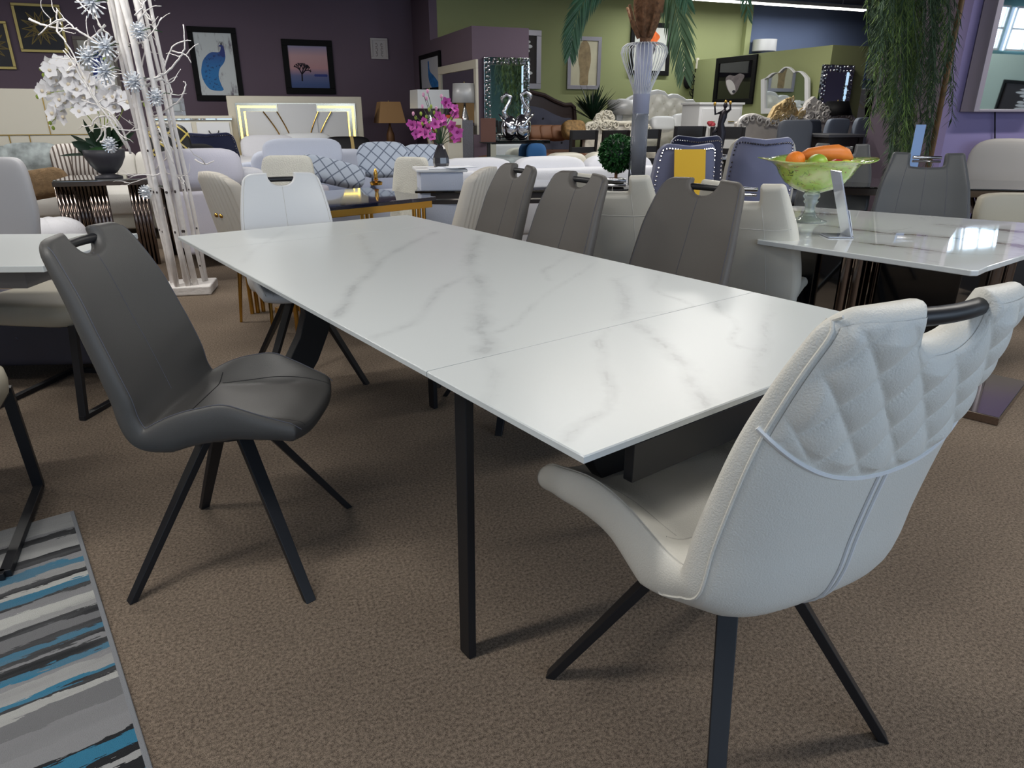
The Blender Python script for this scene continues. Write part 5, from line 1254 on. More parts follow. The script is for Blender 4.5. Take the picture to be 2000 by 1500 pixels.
def ribbed_chair(label, loc, deg, group='ribbed cream chairs with gold legs'):
    t = thing('ribbed_chair', label, 'chair', loc, math.radians(deg), group)
    b = MB(); NX, NZ = 84, 14; w = .235
    for s, yo in ((0, -.03), (1, .03)):
        for i in range(NX+1):
            u = -1+2*i/NX
            for j in range(NZ+1):
                v = j/NZ; ww = w*(1.0-.22*v**2) if v < 1 else w*.7; z = .42+.55*v-.05*abs(u)**3*(v > .85)*((v-.85)/.15)
                rib = .013*abs(math.cos(u*PI*6.5))*(1 if v < .97 else .3)
                b.v.append((u*ww, -.22-.15*v+.055*u*u+yo*(1-.3*v)+(-rib if s == 0 else rib), z))
    N = (NX+1)*(NZ+1); I = lambda s, i, j: s*N+i*(NZ+1)+j
    for i in range(NX):
        for j in range(NZ): b.f += [(I(0, i, j), I(0, i+1, j), I(0, i+1, j+1), I(0, i, j+1)), (I(1, i, j), I(1, i, j+1), I(1, i+1, j+1), I(1, i+1, j))]
        b.f += [(I(0, i, NZ), I(0, i+1, NZ), I(1, i+1, NZ), I(1, i, NZ)), (I(0, i, 0), I(1, i, 0), I(1, i+1, 0), I(0, i+1, 0))]
    for j in range(NZ): b.f += [(I(0, 0, j), I(0, 0, j+1), I(1, 0, j+1), I(1, 0, j)), (I(0, NX, j), I(1, NX, j), I(1, NX, j+1), I(0, NX, j+1))]
    bk = b.build('backrest', mat('ribbed_ivory', (206, 200, 190), .6), t, smooth=True)
    for x in (-.03, .03): MB().tube([(x, -.29, .72), (x, -.335, .72)], .006, 8).blob((x, -.335, .72), (.014, .014, .014), nu=10, nv=6).build('gold_knob', 'gold', bk, smooth=True)
    MB().blob((0, 0, .44), (.24, .25, .06), .35, .4, 30, 10).build('seat', 'ribbed_ivory', t, smooth=True)
    for x in (-1, 1):
        for y in (-1, 1): MB().tube([(x*.17, y*.17, .40), (x*.20, y*.20, 0)], .016, 8, r2=.009).build('leg', 'gold', t)
    return t
ribbed_chair('ivory ribbed chair with gold knobs at the left of the gold table', (-1.50, 4.40, 0), -42)
ribbed_chair('ivory ribbed chair with gold knobs at the right of the gold table', (-.48, 4.62, 0), 70)
def boucle_chair(label, px, top, y_, deg, w=.46):
    p = aty(px, top, y_); t = thing('boucle_chair', label, 'chair', (p.x, p.y, 0), math.radians(deg), 'cream boucle chairs')
    MB().blob((0, -.2, p.z-.26), (w/2, .05, .28), .25, .4, 28, 12, fn=lambda q: Vector((q.x*(1-.12*q.z/.28), q.y-.16*q.z, q.z))).build('backrest', 'boucle', t, smooth=True)
    MB().blob((0, .02, .44), (w/2, .25, .07), .35, .4).build('seat', 'boucle', t, smooth=True)
    for x in (-.17, .17):
        for y in (-.15, .2): MB().tube([(x, y, .4), (x*1.15, y*1.15, 0)], .015, 8, r2=.009).build('leg', 'gold', t)
boucle_chair('cream boucle chair directly behind the white far chair', 547, 312, 5.55, 185, .44)
boucle_chair('cream boucle chair at the right behind the navy marble table', 770, 315, 5.5, 155, .32)
# white display table with papers and flower vase
wt2 = thing('white_display_table', 'small white display table piled with papers by the flower vase', 'table', (aty(858, 221, 5.35).x, 5.35, 0), math.radians(12))
ZD = .905
MB().span(-.20, .17, -.18, .2, ZD-.02, ZD).build('tabletop', 'white_paint', wt2, bevel=.006); MB().span(-.17, .14, -.15, .17, 0, ZD-.02).build('body', 'ice_fabric', wt2, bevel=.006)
for k, (x, y, r, nm) in enumerate(((.02, -.10, .2, 'lowest'), (.08, -.06, -.15, 'upper'), (.15, -.11, .5, 'rightmost'))):
    o = MB().box((0, 0, 0), (.21, .15, .004)).build('paper_sheet', 'paper', loc=(wt2.location.x+x, 5.35+y, ZD+.003+.0045*k)); o.rotation_euler = (0, 0, r)
    tag(o, 'white printed sheet on the display table, %s of the papers' % nm, 'paper', 'papers on the display table')
# right edge group
bg = thing('smoked_glass_table', 'black glass table with bundled smoked chrome tube legs at the right edge', 'table', (3.55, 5.6, 0), math.radians(-12))
MB().span(-1.0, 1.2, -.4, .4, .75, .765).build('glass_top', 'gloss_black', bg, bevel=.004); MB().span(-.97, 1.17, -.37, .37, .70, .75).build('chrome_rim', 'smoked_chrome', bg, bevel=.003)
for cx_ in (-.62, .02, .62):
    for k in range(5): MB().tube([(cx_+.045*k, -.2+.02*k, 0), (cx_+.045*k+.06, -.19+.02*k, .25), (cx_+.045*k+.05, -.18+.02*k, .5), (cx_+.045*k-.04, -.18, .70)], .018, 10).build('tube_leg', 'smoked_chrome', bg, smooth=True)
rc = thing('round_back_chair', 'beige chair with a round disc back beside the lavender wall', 'chair', (aty(1990, 221, 6.7).x+.12, 6.75, 0), math.radians(170))
MB().blob((0, -.2, .80), (.34, .05, .26), .6, 1.0, 36, 14).build('backrest', mat('pebble', (178, 172, 166), .6), rc, smooth=True); MB().lathe([(0, .38), (.27, .38), (.29, .42), (.27, .48), (0, .49)], 32).build('seat', 'pebble', rc, smooth=True)
for x in (-.18, .18):
    for y in (-.18, .18): MB().tube([(x, y, .38), (x*1.1, y*1.1, 0)], .016, 8).build('leg', 'black_metal', rc)
bs = thing('banquette', 'beige padded banquette at the right edge behind the tube legs', 'bench', (aty(1985, 221, 5.0).x+.30, 4.72, 0), math.radians(-8))
MB().blob((0, 0, .46), (.48, .22, .07), .3, .3, 30, 10).build('seat', 'beige_leather', bs, smooth=True); MB().blob((0, .17, .64), (.48, .05, .13), .3, .3, 30, 10).build('backrest', 'beige_leather', bs, smooth=True); MB().span(-.45, .45, -.18, .18, .05, .4).build('base', 'black_wood', bs)
# ------------------------------------------------------------------ plants and tall decorations
mat('frond', (56, 92, 66), .5, vary=.3, vscale=10); mat('frond_light', (92, 118, 84), .55, vary=.3, vscale=8)
mat('palm_fibre', (128, 92, 66), .9, vary=.5, vscale=30, bump=1, bscale=60); mat('topiary_leaf', (34, 84, 36), .5, vary=.5, vscale=40)
mat('fern_leaf', (92, 116, 58), .6, vary=.4, vscale=3); mat('fern_dark', (58, 80, 58), .6, vary=.35, vscale=4)
mat('birch_white', (232, 228, 226), .8, bump=.4, bscale=40, vary=.06, vscale=20); mat('birch_knot', (70, 62, 62), .9)
# topiary ball on the black glass table
tp = aty(1203, 345, 5.55)
tz = .76
ty = thing('topiary', 'round clipped green topiary ball standing on the black glass table', 'plant', (tp.x, 5.55, tz), 0)
MB().lathe([(0, 0), (.055, 0), (.07, .03), (.06, .055), (0, .055)], 20).build('dark_pot', 'black_wood', ty, smooth=True)
random.seed(11); b = MB(); cz_t = aty(1203, 300, 5.55).z-tz; R_ = .128
core = MB().blob((0, 0, cz_t), (R_*.86,)*3, nu=24, nv=14).build('leaf_core', 'leaf_dark', ty, smooth=True)
for k in range(1500):
    u = random.uniform(-1, 1); a = random.uniform(0, 2*PI); q = math.sqrt(1-u*u); d = Vector((q*math.cos(a), q*math.sin(a), u))
    p0 = Vector((0, 0, cz_t))+d*R_*random.uniform(.84, 1.0); e = (d+Vector((random.uniform(-1, 1), random.uniform(-1, 1), random.uniform(-1, 1)))*.7).normalized()
    b.leaf(p0, p0+e*random.uniform(.022, .034), .018, n=2, up=d)
b.build('leaves', 'topiary_leaf', ty); MB().tube([(0, 0, .05), (0, 0, cz_t-R_*.8)], .012, 8).build('stem', 'palm_fibre', ty)
# tall palm in its white wire vase
PYY = 5.45; px_ = aty(1246, 300, PYY).x
pm = thing('palm_vase', 'tall white wire basket vase on a clear column holding a palm', 'vase', (px_, PYY, .76), 0)
zT, zB, zC = aty(1250, 86, PYY).z-.76, aty(1250, 190, PYY).z-.76, aty(1250, 222, PYY).z-.76
Rw = .165
for k in range(36):
    a = 2*PI*k/36; ca, sa_ = math.cos(a), math.sin(a)
    P = [(.045, zC+.01), (.052, zB), (.07, zB+(zT-zB)*.18), (.105, zB+(zT-zB)*.42), (.145, zB+(zT-zB)*.66), (Rw, zB+(zT-zB)*.84), (Rw*.95, zB+(zT-zB)*.94), (Rw*.78, zT), (.10, zT+.006), (.055, zT)]
    MB().tube([(r*ca, r*sa_, z) for r, z in P], .0028, 5).build('basket_wire', 'white_paint', pm, smooth=True)
mat('frosted_tube', (214, 218, 245), .25, trans=.35, ior=1.2)
MB().lathe([(0, zC), (.060, zC), (.062, zT+.01), (0, zT+.01)], 28).build('frosted_tube', 'frosted_tube', pm, smooth=True)
MB().lathe([(0, .0), (.064, .0), (.060, zC), (0, zC)], 28).build('clear_column', mat('clear_column', (200, 206, 220), .06, trans=.7, ior=1.2), pm, smooth=True)
n = NT('dark_gravel', .5); v_ = n.noise(n.tc.outputs['Object'], 220, 2, .7); n.color(n.mix(n.ramp(v_, .56, .6), lin((52, 54, 66)), lin((190, 192, 200))))
MB().lathe([(0, .02), (.045, .02), (.042, zC-.02), (0, zC-.02)], 20, c=(.008, -.006, 0)).build('gravel_filling', 'dark_gravel', pm, smooth=True)
MB().lathe([(0, 0), (.085, 0), (.085, .012), (0, .012)], 28).build('base_disc', 'white_paint', pm)
pt = thing('palm_tree', 'artificial palm with fibrous trunk and drooping fronds above the wire vase', 'plant', (px_, PYY, .76+zT), 0)
b = MB(); b.tube([(0, 0, -.1), (0.002, 0, .03), (0.0, 0, .09), (.01, 0, .20), (.012, 0, .42), (.0, 0, .7)], [.034, .040, .060, .105, .115, .10], 16); b.build('trunk', 'palm_fibre', pt, smooth=True)
for k, a in enumerate((2.6, .6, 3.6, 1.6, 5.0, 4.4)):
    MB().tube([(.05*math.cos(a), .05*math.sin(a), .04), (.10*math.cos(a), .10*math.sin(a), .12), (.15*math.cos(a), .15*math.sin(a), .24)], .013, 8, r2=.009).build('cut_stalk', 'palm_fibre', pt, smooth=True)
def frond(pts, L=.22, n=26, w=.016, m='frond', droop=.3, par=pt, name='frond'):
    c = catmull(pts, 8); b = MB(); P = [Vector(tuple(v)) for v in c]; b.tube(P, .007, 6, r2=.002)
    N = len(P); random.seed(int(P[0].x*99)+N)
    for i in range(n*2):
        u = .08+.90*i/(n*2-1); k = u*(N-1); j = min(int(k), N-2); q = P[j].lerp(P[j+1], k-j); d = (P[min(j+2, N-1)]-P[max(j-1, 0)]).normalized()
        side = d.cross(Vector((0, 1, .2))).normalized()*(1 if i % 2 else -1); l = L*math.sin(PI*min(1, .15+u*.80))**.6
        e = (d*1.05+side*.62+Vector((0, random.uniform(-.35, .35), -.35))).normalized()
        b.leaf(q, q+e*l, w, n=4, up=(0, 1, 0), droop=droop*.6, fold=.2)
    return b.build(name, m, par)
zt0 = .55
def wp(px, py, y_): v = aty(px, py, y_); return (v.x-px_, y_-PYY, v.z-(.76+zT))
frond([(0, 0, zt0), wp(1200, -60, 5.35), wp(1150, -15, 5.3), wp(1122, 45, 5.3), wp(1113, 110, 5.3)], .20)
frond([(0, 0, zt0), wp(1285, -75, 5.4), wp(1315, -10, 5.4), wp(1330, 65, 5.4), wp(1338, 150, 5.4)], .26, m='frond_light', w=.018, n=30)
frond([(0, 0, zt0), wp(1340, -130, 5.2), wp(1410, -120, 5.1), wp(1450, -50, 5.1), wp(1462, 35, 5.1)], .16, n=18)
frond([(0, 0, zt0), wp(1200, -130, 5.6), wp(1150, -120, 5.7), wp(1125, -70, 5.7), wp(1115, -20, 5.7)], .16)
frond([(0, 0, zt0), wp(1262, -110, 5.0), wp(1300, -95, 4.9), wp(1325, -60, 4.9), wp(1345, 10, 4.9)], .20, m='frond')
# spiky dark plant by the dark bed
ag = thing('spiky_plant', 'dark spiky yucca plant beside the dark tufted bed', 'plant', rm(atb(1157, 221, 10.1)[0], 10.1, .0), 0)
MB().lathe([(0, 0), (.16, 0), (.2, .4), (.17, .9), (.19, 1.08), (0, 1.08)], 24).build('tall_planter', 'black_wood', ag, smooth=True)
random.seed(4); b = MB()
for k in range(70):
    a = random.uniform(0, 2*PI); e = random.uniform(.1, 1.15); l = random.uniform(.42, .62); d = Vector((math.cos(a)*math.sin(e), math.sin(a)*math.sin(e), math.cos(e)))
    b.leaf((0, 0, 1.18), Vector((0, 0, 1.18))+d*l, .042, n=4, droop=.08)
b.build('spiky_leaves', 'leaf_dark', ag); b = MB()
for k in range(60):
    a = random.uniform(0, 2*PI); l = random.uniform(.18, .32); d = Vector((math.cos(a), math.sin(a), random.uniform(-.3, .5)))
    b.leaf((0, 0, 1.08), Vector((0, 0, 1.08))+d*l, .03, n=3, droop=.3)
b.build('lower_leaves', 'leaf_green', ag)
# magenta flowers in the dark vase
fx = aty(856, 221, 5.3).x
fv = thing('flower_vase', 'dark tapered vase on the white display table', 'vase', (fx, 5.38, .905), 0)
hV = .155
MB().lathe([(0, 0), (.052, 0), (.060, .03), (.058, .07), (.035, .13), (.022, hV), (.026, hV+.012), (0, hV+.012)], 8).build('vase_body', mat('smoke_glass', (58, 58, 62), .15, coat=.4), fv, smooth=False)
fl = thing('orchid_spray', 'bunch of magenta orchids and buds in the dark vase', 'flowers', (fx, 5.38, .905+hV), 0)
mat('magenta_petal', (206, 92, 176), .6, vary=.25, vscale=30); mat('bud_green', (150, 172, 70), .6); mat('magenta_deep', (140, 30, 110), .6); mat('pink_pale', (222, 160, 190), .6)
random.seed(9)
def flower(c, r, m, par, n=5, face=None, core='magenta_deep', name='blossom'):
    c = Vector(c); d = (Vector(face) if face else Vector((random.uniform(-.6, .6), -1, random.uniform(-.3, .6)))).normalized(); x = d.cross(Vector((0, 0, 1))).normalized(); y = x.cross(d); b = MB()
    for k in range(n):
        a = 2*PI*k/n+random.uniform(-.2, .2); e = x*math.cos(a)+y*math.sin(a)
        b.leaf(c, c+(e+d*.35)*r, r*.85, n=3, up=d, fold=.1)
    o = b.build(name, m, par); MB().blob(c+d*r*.15, (r*.2,)*3, nu=8, nv=5).build('throat', core, o, smooth=True); return o
def fp(px, py, dy=0): v = aty(px, py, 5.38+dy); return (v.x-fx, dy, v.z-(.905+hV))
st_m = MB()
for px, py, r in ((805, 243, .045), (815, 250, .042), (822, 258, .045), (832, 262, .04), (812, 262, .04), (845, 268, .035), (858, 225, .038), (865, 238, .045), (850, 242, .045), (870, 200, .045), (890, 222, .045), (884, 248, .048), (893, 258, .05), (892, 270, .045), (828, 238, .035), (862, 232, .04), (876, 205, .03), (838, 250, .04), (888, 212, .035), (820, 247, .04)):
    p = fp(px, py, random.uniform(-.06, .06)); flower(p, r, 'magenta_petal', fl); st_m.tube([(0, 0, 0), (p[0]*.4, p[1]*.5, p[2]*.55), p], .0028, 5)
st_m.build('stems', 'leaf_green', fl)
bm = MB(); pmk = MB()
for px, py in ((822, 222), (838, 214), (842, 208), (833, 228), (848, 220), (812, 230), (855, 235), (846, 232), (870, 250), (852, 255), (868, 246), (825, 242), (882, 232), (840, 240)): bm.blob(fp(px, py, random.uniform(-.04, .04)), (.010, .010, .015), nu=8, nv=6)
for px, py in ((825, 208), (827, 185), (833, 192), (862, 188), (807, 222), (852, 212), (835, 178)): pmk.blob(fp(px, py, .02), (.010, .010, .016), nu=8, nv=6); st_m = MB().tube([(0, 0, .02), fp(px, py, .02)], .002, 5).build('bud_stem', 'leaf_green', fl)
o = bm.build('green_buds', 'bud_green', fl, smooth=True); o['kind'] = 'stuff'; o = pmk.build('pink_buds', 'pink_pale', fl, smooth=True); o['kind'] = 'stuff'
# silver swan vases before the jewelled mirror
swt = thing('console_stand', 'black topped console under the silver swan vases', 'console', (aty(1008, 221, 8.6).x, 8.6, 0), RZ)
zsw = aty(1005, 273, 8.6).z
MB().span(-.36, .36, -.18, .18, zsw-.04, zsw).build('top', 'gloss_black', swt, bevel=.004); MB().span(-.30, .30, -.14, .14, 0, zsw-.04).build('body', 'mirror', swt, smooth=False)
def swan(label, px, top, s):
    t = thing('swan_vase', label, 'vase', (aty(px, 221, 8.6).x, 8.55, zsw), 0, 'silver swan vases'); h = aty(px, top, 8.6).z-zsw
    MB().blob((0, 0, h*.26), (h*.20, h*.16, h*.27), nu=24, nv=14).build('body', 'chrome', t, smooth=True)
    MB().tube([(s*h*.05, 0, h*.42), (s*h*.14, 0, h*.62), (s*h*.02, 0, h*.80), (-s*h*.02, 0, h*.93), (s*h*.08, 0, h*.99), (s*h*.19, 0, h*.90), (s*h*.17, 0, h*.80)], [h*.085, h*.05, h*.04, h*.04, h*.05, h*.04, h*.012], 12).build('neck', 'chrome', t, smooth=True)
    MB().tube([(-s*h*.12, -.02, h*.2), (s*h*.02, -.06, h*.3), (s*h*.16, -.02, h*.46), (s*h*.26, 0, h*.56)], [h*.03, h*.07, h*.04, h*.01], 10).build('wing', 'chrome', t, smooth=True)
swan('silver swan vase with arched neck, left of the pair on the console', 996, 183, -1); swan('silver swan vase with the taller curled neck, right of the pair', 1020, 178, 1)
bc = MB().box((0, 0, .12), (.17, .02, .26)).build('brown_card', mat('brown_card', (96, 62, 52), .6), loc=(aty(953, 221, 8.3).x, 8.30, aty(953, 275, 8.3).z-.01)); bc.rotation_euler = (-.15, 0, 0); tag(bc, 'plain brown card leaning at the lower left of the jewelled mirror', 'card')
bcs = MB().lathe([(0, 0), (.12, 0), (.12, .02), (.02, .04), (.02, 1), (.11, 1.01), (.11, 1.02), (0, 1.02)], 20).build('card_stand', 'black_wood', loc=(aty(953, 221, 8.3).x, 8.34, 0)); bcs.scale = (1, 1, (aty(953, 275, 8.3).z-.012)/1.02); tag(bcs, 'thin black stand under the brown card', 'stand')

# ------------------------------------------------------------------ white birch poles with twigs and crystal flowers
BX, BY = -2.50, 5.22
bt_ = thing('birch_sculpture', 'tall bundle of white painted birch poles with bare twigs on a white base', 'decoration', (BX, BY, 0), math.radians(12))
MB().span(-.15, .20, -.15, .15, 0, .07).build('base_block', 'birch_white', bt_, bevel=.012)
random.seed(21)
poles = []
for k, (x, y, r, dx) in enumerate(((-.14, .02, .020, -.02), (-.08, -.08, .026, .0), (-.03, .06, .022, .06), (.03, -.05, .032, -.03), (.08, .05, .020, .03), (.12, -.08, .030, .02), (.17, .03, .020, -.05), (-.11, .1, .018, .05), (.0, .11, .018, -.08), (.05, -.12, .026, -.06), (-.05, -.12, .024, .05), (.2, .05, .02, .0))):
    P = []
    x *= .72; r *= .74; dx *= .5
    for j in range(12):
        z = .05+3.1*j/11; P.append((x+dx*j/11+random.uniform(-.008, .008)-.12*(j/11), y+random.uniform(-.008, .008), z))
    q = MB().tube(P, [r*(1-.35*j/11)*(1+random.uniform(-.06, .06)) for j in range(12)], 12).build('pole', 'birch_white', bt_, smooth=True); poles.append(P)
    for j in range(3):
        z = random.uniform(.2, 1.0); i = int((z-.05)/3.1*11); pp = Vector(P[i]).lerp(Vector(P[i+1]), .5); MB().blob(pp+Vector((random.uniform(-.3, .3)*r, -r*.92, 0)), (r*.35, r*.2, r*.5), nu=8, nv=6).build('knot', 'birch_knot', q)
def twig(p, d, l, r, depth, mb):
    P = [Vector(p)]; d = Vector(d).normalized()
    for k in range(6):
        d = (d+Vector((random.uniform(-.42, .42), random.uniform(-.3, .3), random.uniform(-.38, .42)))).normalized(); P.append(P[-1]+d*l/6)
    mb.tube(P, r, 6, r2=r*.45)
    if depth:
        for k in random.sample((2, 3, 4, 5), 2): twig(P[k], d+Vector((random.uniform(-.9, .9), random.uniform(-.7, .7), random.uniform(-.3, .7))), l*.5, r*.6, depth-1, mb)
RB = Matrix.Rotation(-math.radians(12), 3, 'Z')
def bq(px, py, y_): return RB @ (aty(px, py, y_)-Vector((BX, BY, 0)))
TW_ = [((215, 95), (197, 88), (170, 70), (145, 55), (125, 38), (100, 47), (75, 68)), ((125, 38), (114, 42), (112, 60), (130, 85), (155, 130), (175, 170)), ((58, 38), (80, 47), (100, 52), (125, 56), (150, 55)), ((100, 47), (98, 37)),
 ((150, 0), (170, 20), (190, 38), (200, 60)), ((112, 18), (110, 35), (122, 50)), ((282, 157), (310, 150), (330, 138), (350, 115), (360, 95), (358, 47)), ((318, 144), (330, 105), (345, 85), (372, 78)), ((336, 100), (358, 105), (366, 110), (373, 122)), ((285, 168), (310, 155), (325, 160), (335, 175), (333, 192)),
 ((300, 228), (320, 218), (340, 205), (355, 190), (362, 165), (358, 158)), ((262, 30), (278, 15), (285, 0)), ((262, 18), (280, 28), (297, 40), (295, 32)), ((285, 25), (288, 55), (292, 75), (280, 82), (262, 90)), ((265, 50), (285, 22)), ((278, 95), (290, 70), (282, 50)),
 ((250, 290), (225, 250), (200, 215), (175, 170), (150, 125), (128, 95)), ((245, 280), (215, 235), (185, 195), (165, 160), (140, 120), (122, 97)), ((255, 300), (240, 255), (215, 220), (190, 205), (160, 195)), ((195, 278), (203, 275), (205, 255), (200, 248), (196, 265), (188, 275)), ((235, 250), (215, 228), (185, 232), (180, 245), (165, 248)),
 ((305, 262), (320, 275), (335, 290), (330, 305), (315, 318), (305, 330)), ((310, 250), (325, 290), (340, 320)), ((380, 312), (400, 320), (418, 314)), ((275, 135), (282, 100), (275, 80)), ((205, 50), (190, 65), (175, 80), (168, 95), (152, 100)), ((230, 150), (205, 130), (180, 140), (170, 165)), ((275, 200), (300, 185), (320, 165), (345, 150)), ((290, 230), (300, 200), (315, 190), (318, 175)), ((215, 70), (195, 52), (188, 30), (175, 10)), ((270, 215), (255, 190), (245, 150)), ((225, 120), (240, 95), (236, 70))]
for k, P in enumerate(TW_):
    yy_ = BY+((k*37) % 11-6)*.02; C = [bq(x, y, yy_) for x, y in P]; C = [Vector(tuple(v)) for v in (catmull(C, 4) if len(C) > 2 else C)]
    C = [c+Vector((random.uniform(-.004, .004), random.uniform(-.004, .004), random.uniform(-.004, .004))) for c in C]
    mb = MB(); mb.tube(C, .0085 if len(P) > 4 else .0055, 7, r2=.0035)
    for _ in range(2 if len(P) > 4 else 1):
        j = random.randrange(2, max(3, len(C)-1)); twig(C[min(j, len(C)-1)], (random.uniform(-1, 1), random.uniform(-.6, .4), random.uniform(-.4, .9)), random.uniform(.08, .2), .004, 0, mb)
    mb.build('twig', 'birch_white', bt_, smooth=True)
for k in range(8):
    z = random.uniform(1.2, 2.3); P = poles[random.randrange(len(poles))]; i = min(10, int((z-.05)/3.1*11)); s = 1 if k % 2 else -1
    mb = MB(); twig(P[i], (s*random.uniform(.5, 1), random.uniform(-.8, .3), random.uniform(.1, .9)), random.uniform(.15, .3), .005, 1, mb); mb.build('twig', 'birch_white', bt_, smooth=True)
for k in range(9):          # drooping curls low on the bundle
    z = random.uniform(.95, 1.35); P = poles[random.randrange(len(poles))]; i = int((z-.05)/3.1*11); s = 1 if k % 2 else -1
    mb = MB(); twig(P[i], (s*.8, -.3, -.5), random.uniform(.18, .3), .005, 1, mb); mb.build('twig', 'birch_white', bt_, smooth=True)
mat('crystal_petal', (236, 240, 246), .12, .25, spec=1.0)
def crystal_flower(px, py, r, y_=5.05, i=0):
    v = aty(px, py, y_); t = bpy.data.objects.new('crystal_flower', None); COL.objects.link(t); t.location = v; b = MB()
    for ring, (n_, e, s) in enumerate(((16, 1.35, 1), (13, .95, .85), (8, .45, .6))):
        for k in range(n_):
            a = 2*PI*k/n_+ring*.3; d = Vector((math.cos(a)*math.sin(e), -math.cos(e), math.sin(a)*math.sin(e))); b.bar((0, 0, 0), d*r*s, .005, .004, .016, .006)
    b.build('petals', 'crystal_petal', t, smooth=False); MB().blob((0, -.008, 0), (.012,)*3, nu=8, nv=6).build('jewel', 'chrome', t); MB().tube([(0, 0, 0), (.02, .1, .03), (.05, .22, .02)], .003, 5).build('wire', 'leaf_green', t)
    return t
CF = [(180, 5, .10, 'at the top left of the branches'), (207, 92, .09, 'highest one over the middle of the bundle'), (172, 112, .075, 'left of the birch poles'), (205, 140, .085, 'just above the white orchids'), (272, 62, .06, 'at the right side near the top'), (262, 160, .07, 'on the poles beside the orchids'), (216, 283, .055, 'lowest one over the dark bowl'), (305, 190, .06, 'right of the poles by the peacock picture'), (285, 375, .05, 'down on the lower poles')]
for i, (px, py, r, l) in enumerate(CF):
    t = crystal_flower(px, py, r); tag(t, 'clear crystal flower, '+l, 'flower', 'crystal flowers in the birch')

# ------------------------------------------------------------------ side table with the white orchid bowl
mat('petal_white', (240, 240, 244), .6); mat('petal_core', (226, 214, 190), .6)
stx0 = aty(225, 345, 6.4).x
sd = thing('chrome_side_table', 'side table with glass top on fluted chrome legs behind the birch', 'table', (stx0, 6.4, 0), math.radians(18))
ZS = aty(225, 345, 6.4).z
MB().span(-.42, .42, -.28, .28, ZS-.012, ZS).build('glass_top', 'mirror', sd, smooth=False); MB().span(-.42, .42, -.29, -.27, ZS-.05, ZS-.012).span(-.43, -.41, -.28, .28, ZS-.05, ZS-.012).span(.41, .43, -.28, .28, ZS-.05, ZS-.012).build('rim', 'smoked_chrome', sd)
for x, y in ((-.36, -.22), (-.12, -.2), (.20, -.22), (.36, .2), (-.34, .22)):
    b = MB()
    for k in range(5): b.tube([(x-.06+.03*k, y, 0), (x-.06+.03*k, y, ZS-.05)], .016, 8)
    b.build('fluted_leg', 'smoked_chrome', sd, smooth=True)
ob_ = thing('orchid_bowl', 'dark charcoal bowl on the chrome side table', 'bowl', (stx0, 6.3, ZS), 0)
ro = .165
MB().lathe([(0, 0), (.11, 0), (.11, .012), (.05, .03), (.075, .045), (.12, .10), (.155, .17), (ro, .235), (ro-.012, .235), (.14, .17), (0, .16)], 36).build('bowl_body', mat('charcoal_glaze', (52, 52, 60), .5), ob_, smooth=True)
orc = thing('white_orchid', 'white orchid with dark strap leaves in the charcoal bowl', 'plant', (stx0, 6.3, ZS+.16), 0)
def op(px, py, dy=0): v = aty(px, py, 6.3+dy); return Vector((v.x-stx0, dy, v.z-(ZS+.16)))
b = MB(); random.seed(31)
for px, py, w_ in ((138, 272, .07), (150, 288, .075), (160, 225, .03), (185, 235, .07), (235, 238, .075), (250, 262, .07), (195, 270, .08), (165, 265, .07), (225, 285, .06), (135, 256, .03), (112, 298, .02), (262, 250, .05), (215, 240, .07), (175, 250, .06)):
    e_ = op(px, py, random.uniform(-.12, .05)); s0 = Vector((random.uniform(-.04, .04), 0, .0)); mid = s0.lerp(e_, .5)+Vector((0, 0, .06)); b.leaf(s0, mid, w_*1.0, n=3, up=(0, -1, .3)); b.leaf(s0.lerp(mid, .35), e_, w_*1.25, n=5, droop=.1, up=(0, -1, .3))
b.build('strap_leaves', 'leaf_dark', orc)
MB().blob((0, 0, .05), (.14, .12, .05), nu=18, nv=8).build('moss', 'leaf_green', orc, smooth=True)
b = MB()
for P in (((205, 270), (200, 200), (170, 150), (110, 135), (85, 140)), ((200, 270), (190, 215), (150, 180), (105, 180), (85, 188)), ((205, 268), (215, 200), (220, 140), (203, 112)), ((200, 272), (170, 225), (130, 210), (100, 240)), ((212, 268), (240, 215), (250, 170), (283, 205))):
    c = [op(x, y, -.03*k) for k, (x, y) in enumerate(P)]; b.tube([tuple(v) for v in catmull(c, 5)], .004, 6, r2=.002)
b.build('flower_stems', 'bud_green', orc)
for px, py in ((100, 128), (113, 122), (125, 128), (138, 126), (97, 138), (108, 145), (120, 140), (133, 140), (100, 152), (112, 158), (88, 172), (96, 182), (84, 178), (108, 168), (122, 160), (135, 165), (148, 150), (160, 165), (175, 160), (130, 185), (143, 190), (118, 195), (112, 208), (104, 222), (108, 232), (128, 200), (155, 205), (165, 190), (180, 180), (190, 195), (172, 205), (150, 175), (215, 175), (222, 190), (232, 178), (205, 190), (120, 214), (187, 170), (200, 160), (150, 140), (165, 150), (140, 175), (180, 215), (195, 205), (212, 160), (240, 190), (250, 200), (225, 210), (176, 192), (155, 218), (125, 228)):
    flower(op(px, py, random.uniform(-.16, .0)), random.uniform(.062, .080), 'petal_white', orc, core='petal_core')
o = MB()
for px, py in ((80, 135), (85, 147), (73, 189), (98, 240), (104, 250), (204, 115), (226, 183), (283, 205)): o.blob(op(px, py, -.1), (.014, .012, .018), nu=8, nv=6)
o = o.build('green_buds', 'bud_green', orc, smooth=True); o['kind'] = 'stuff'

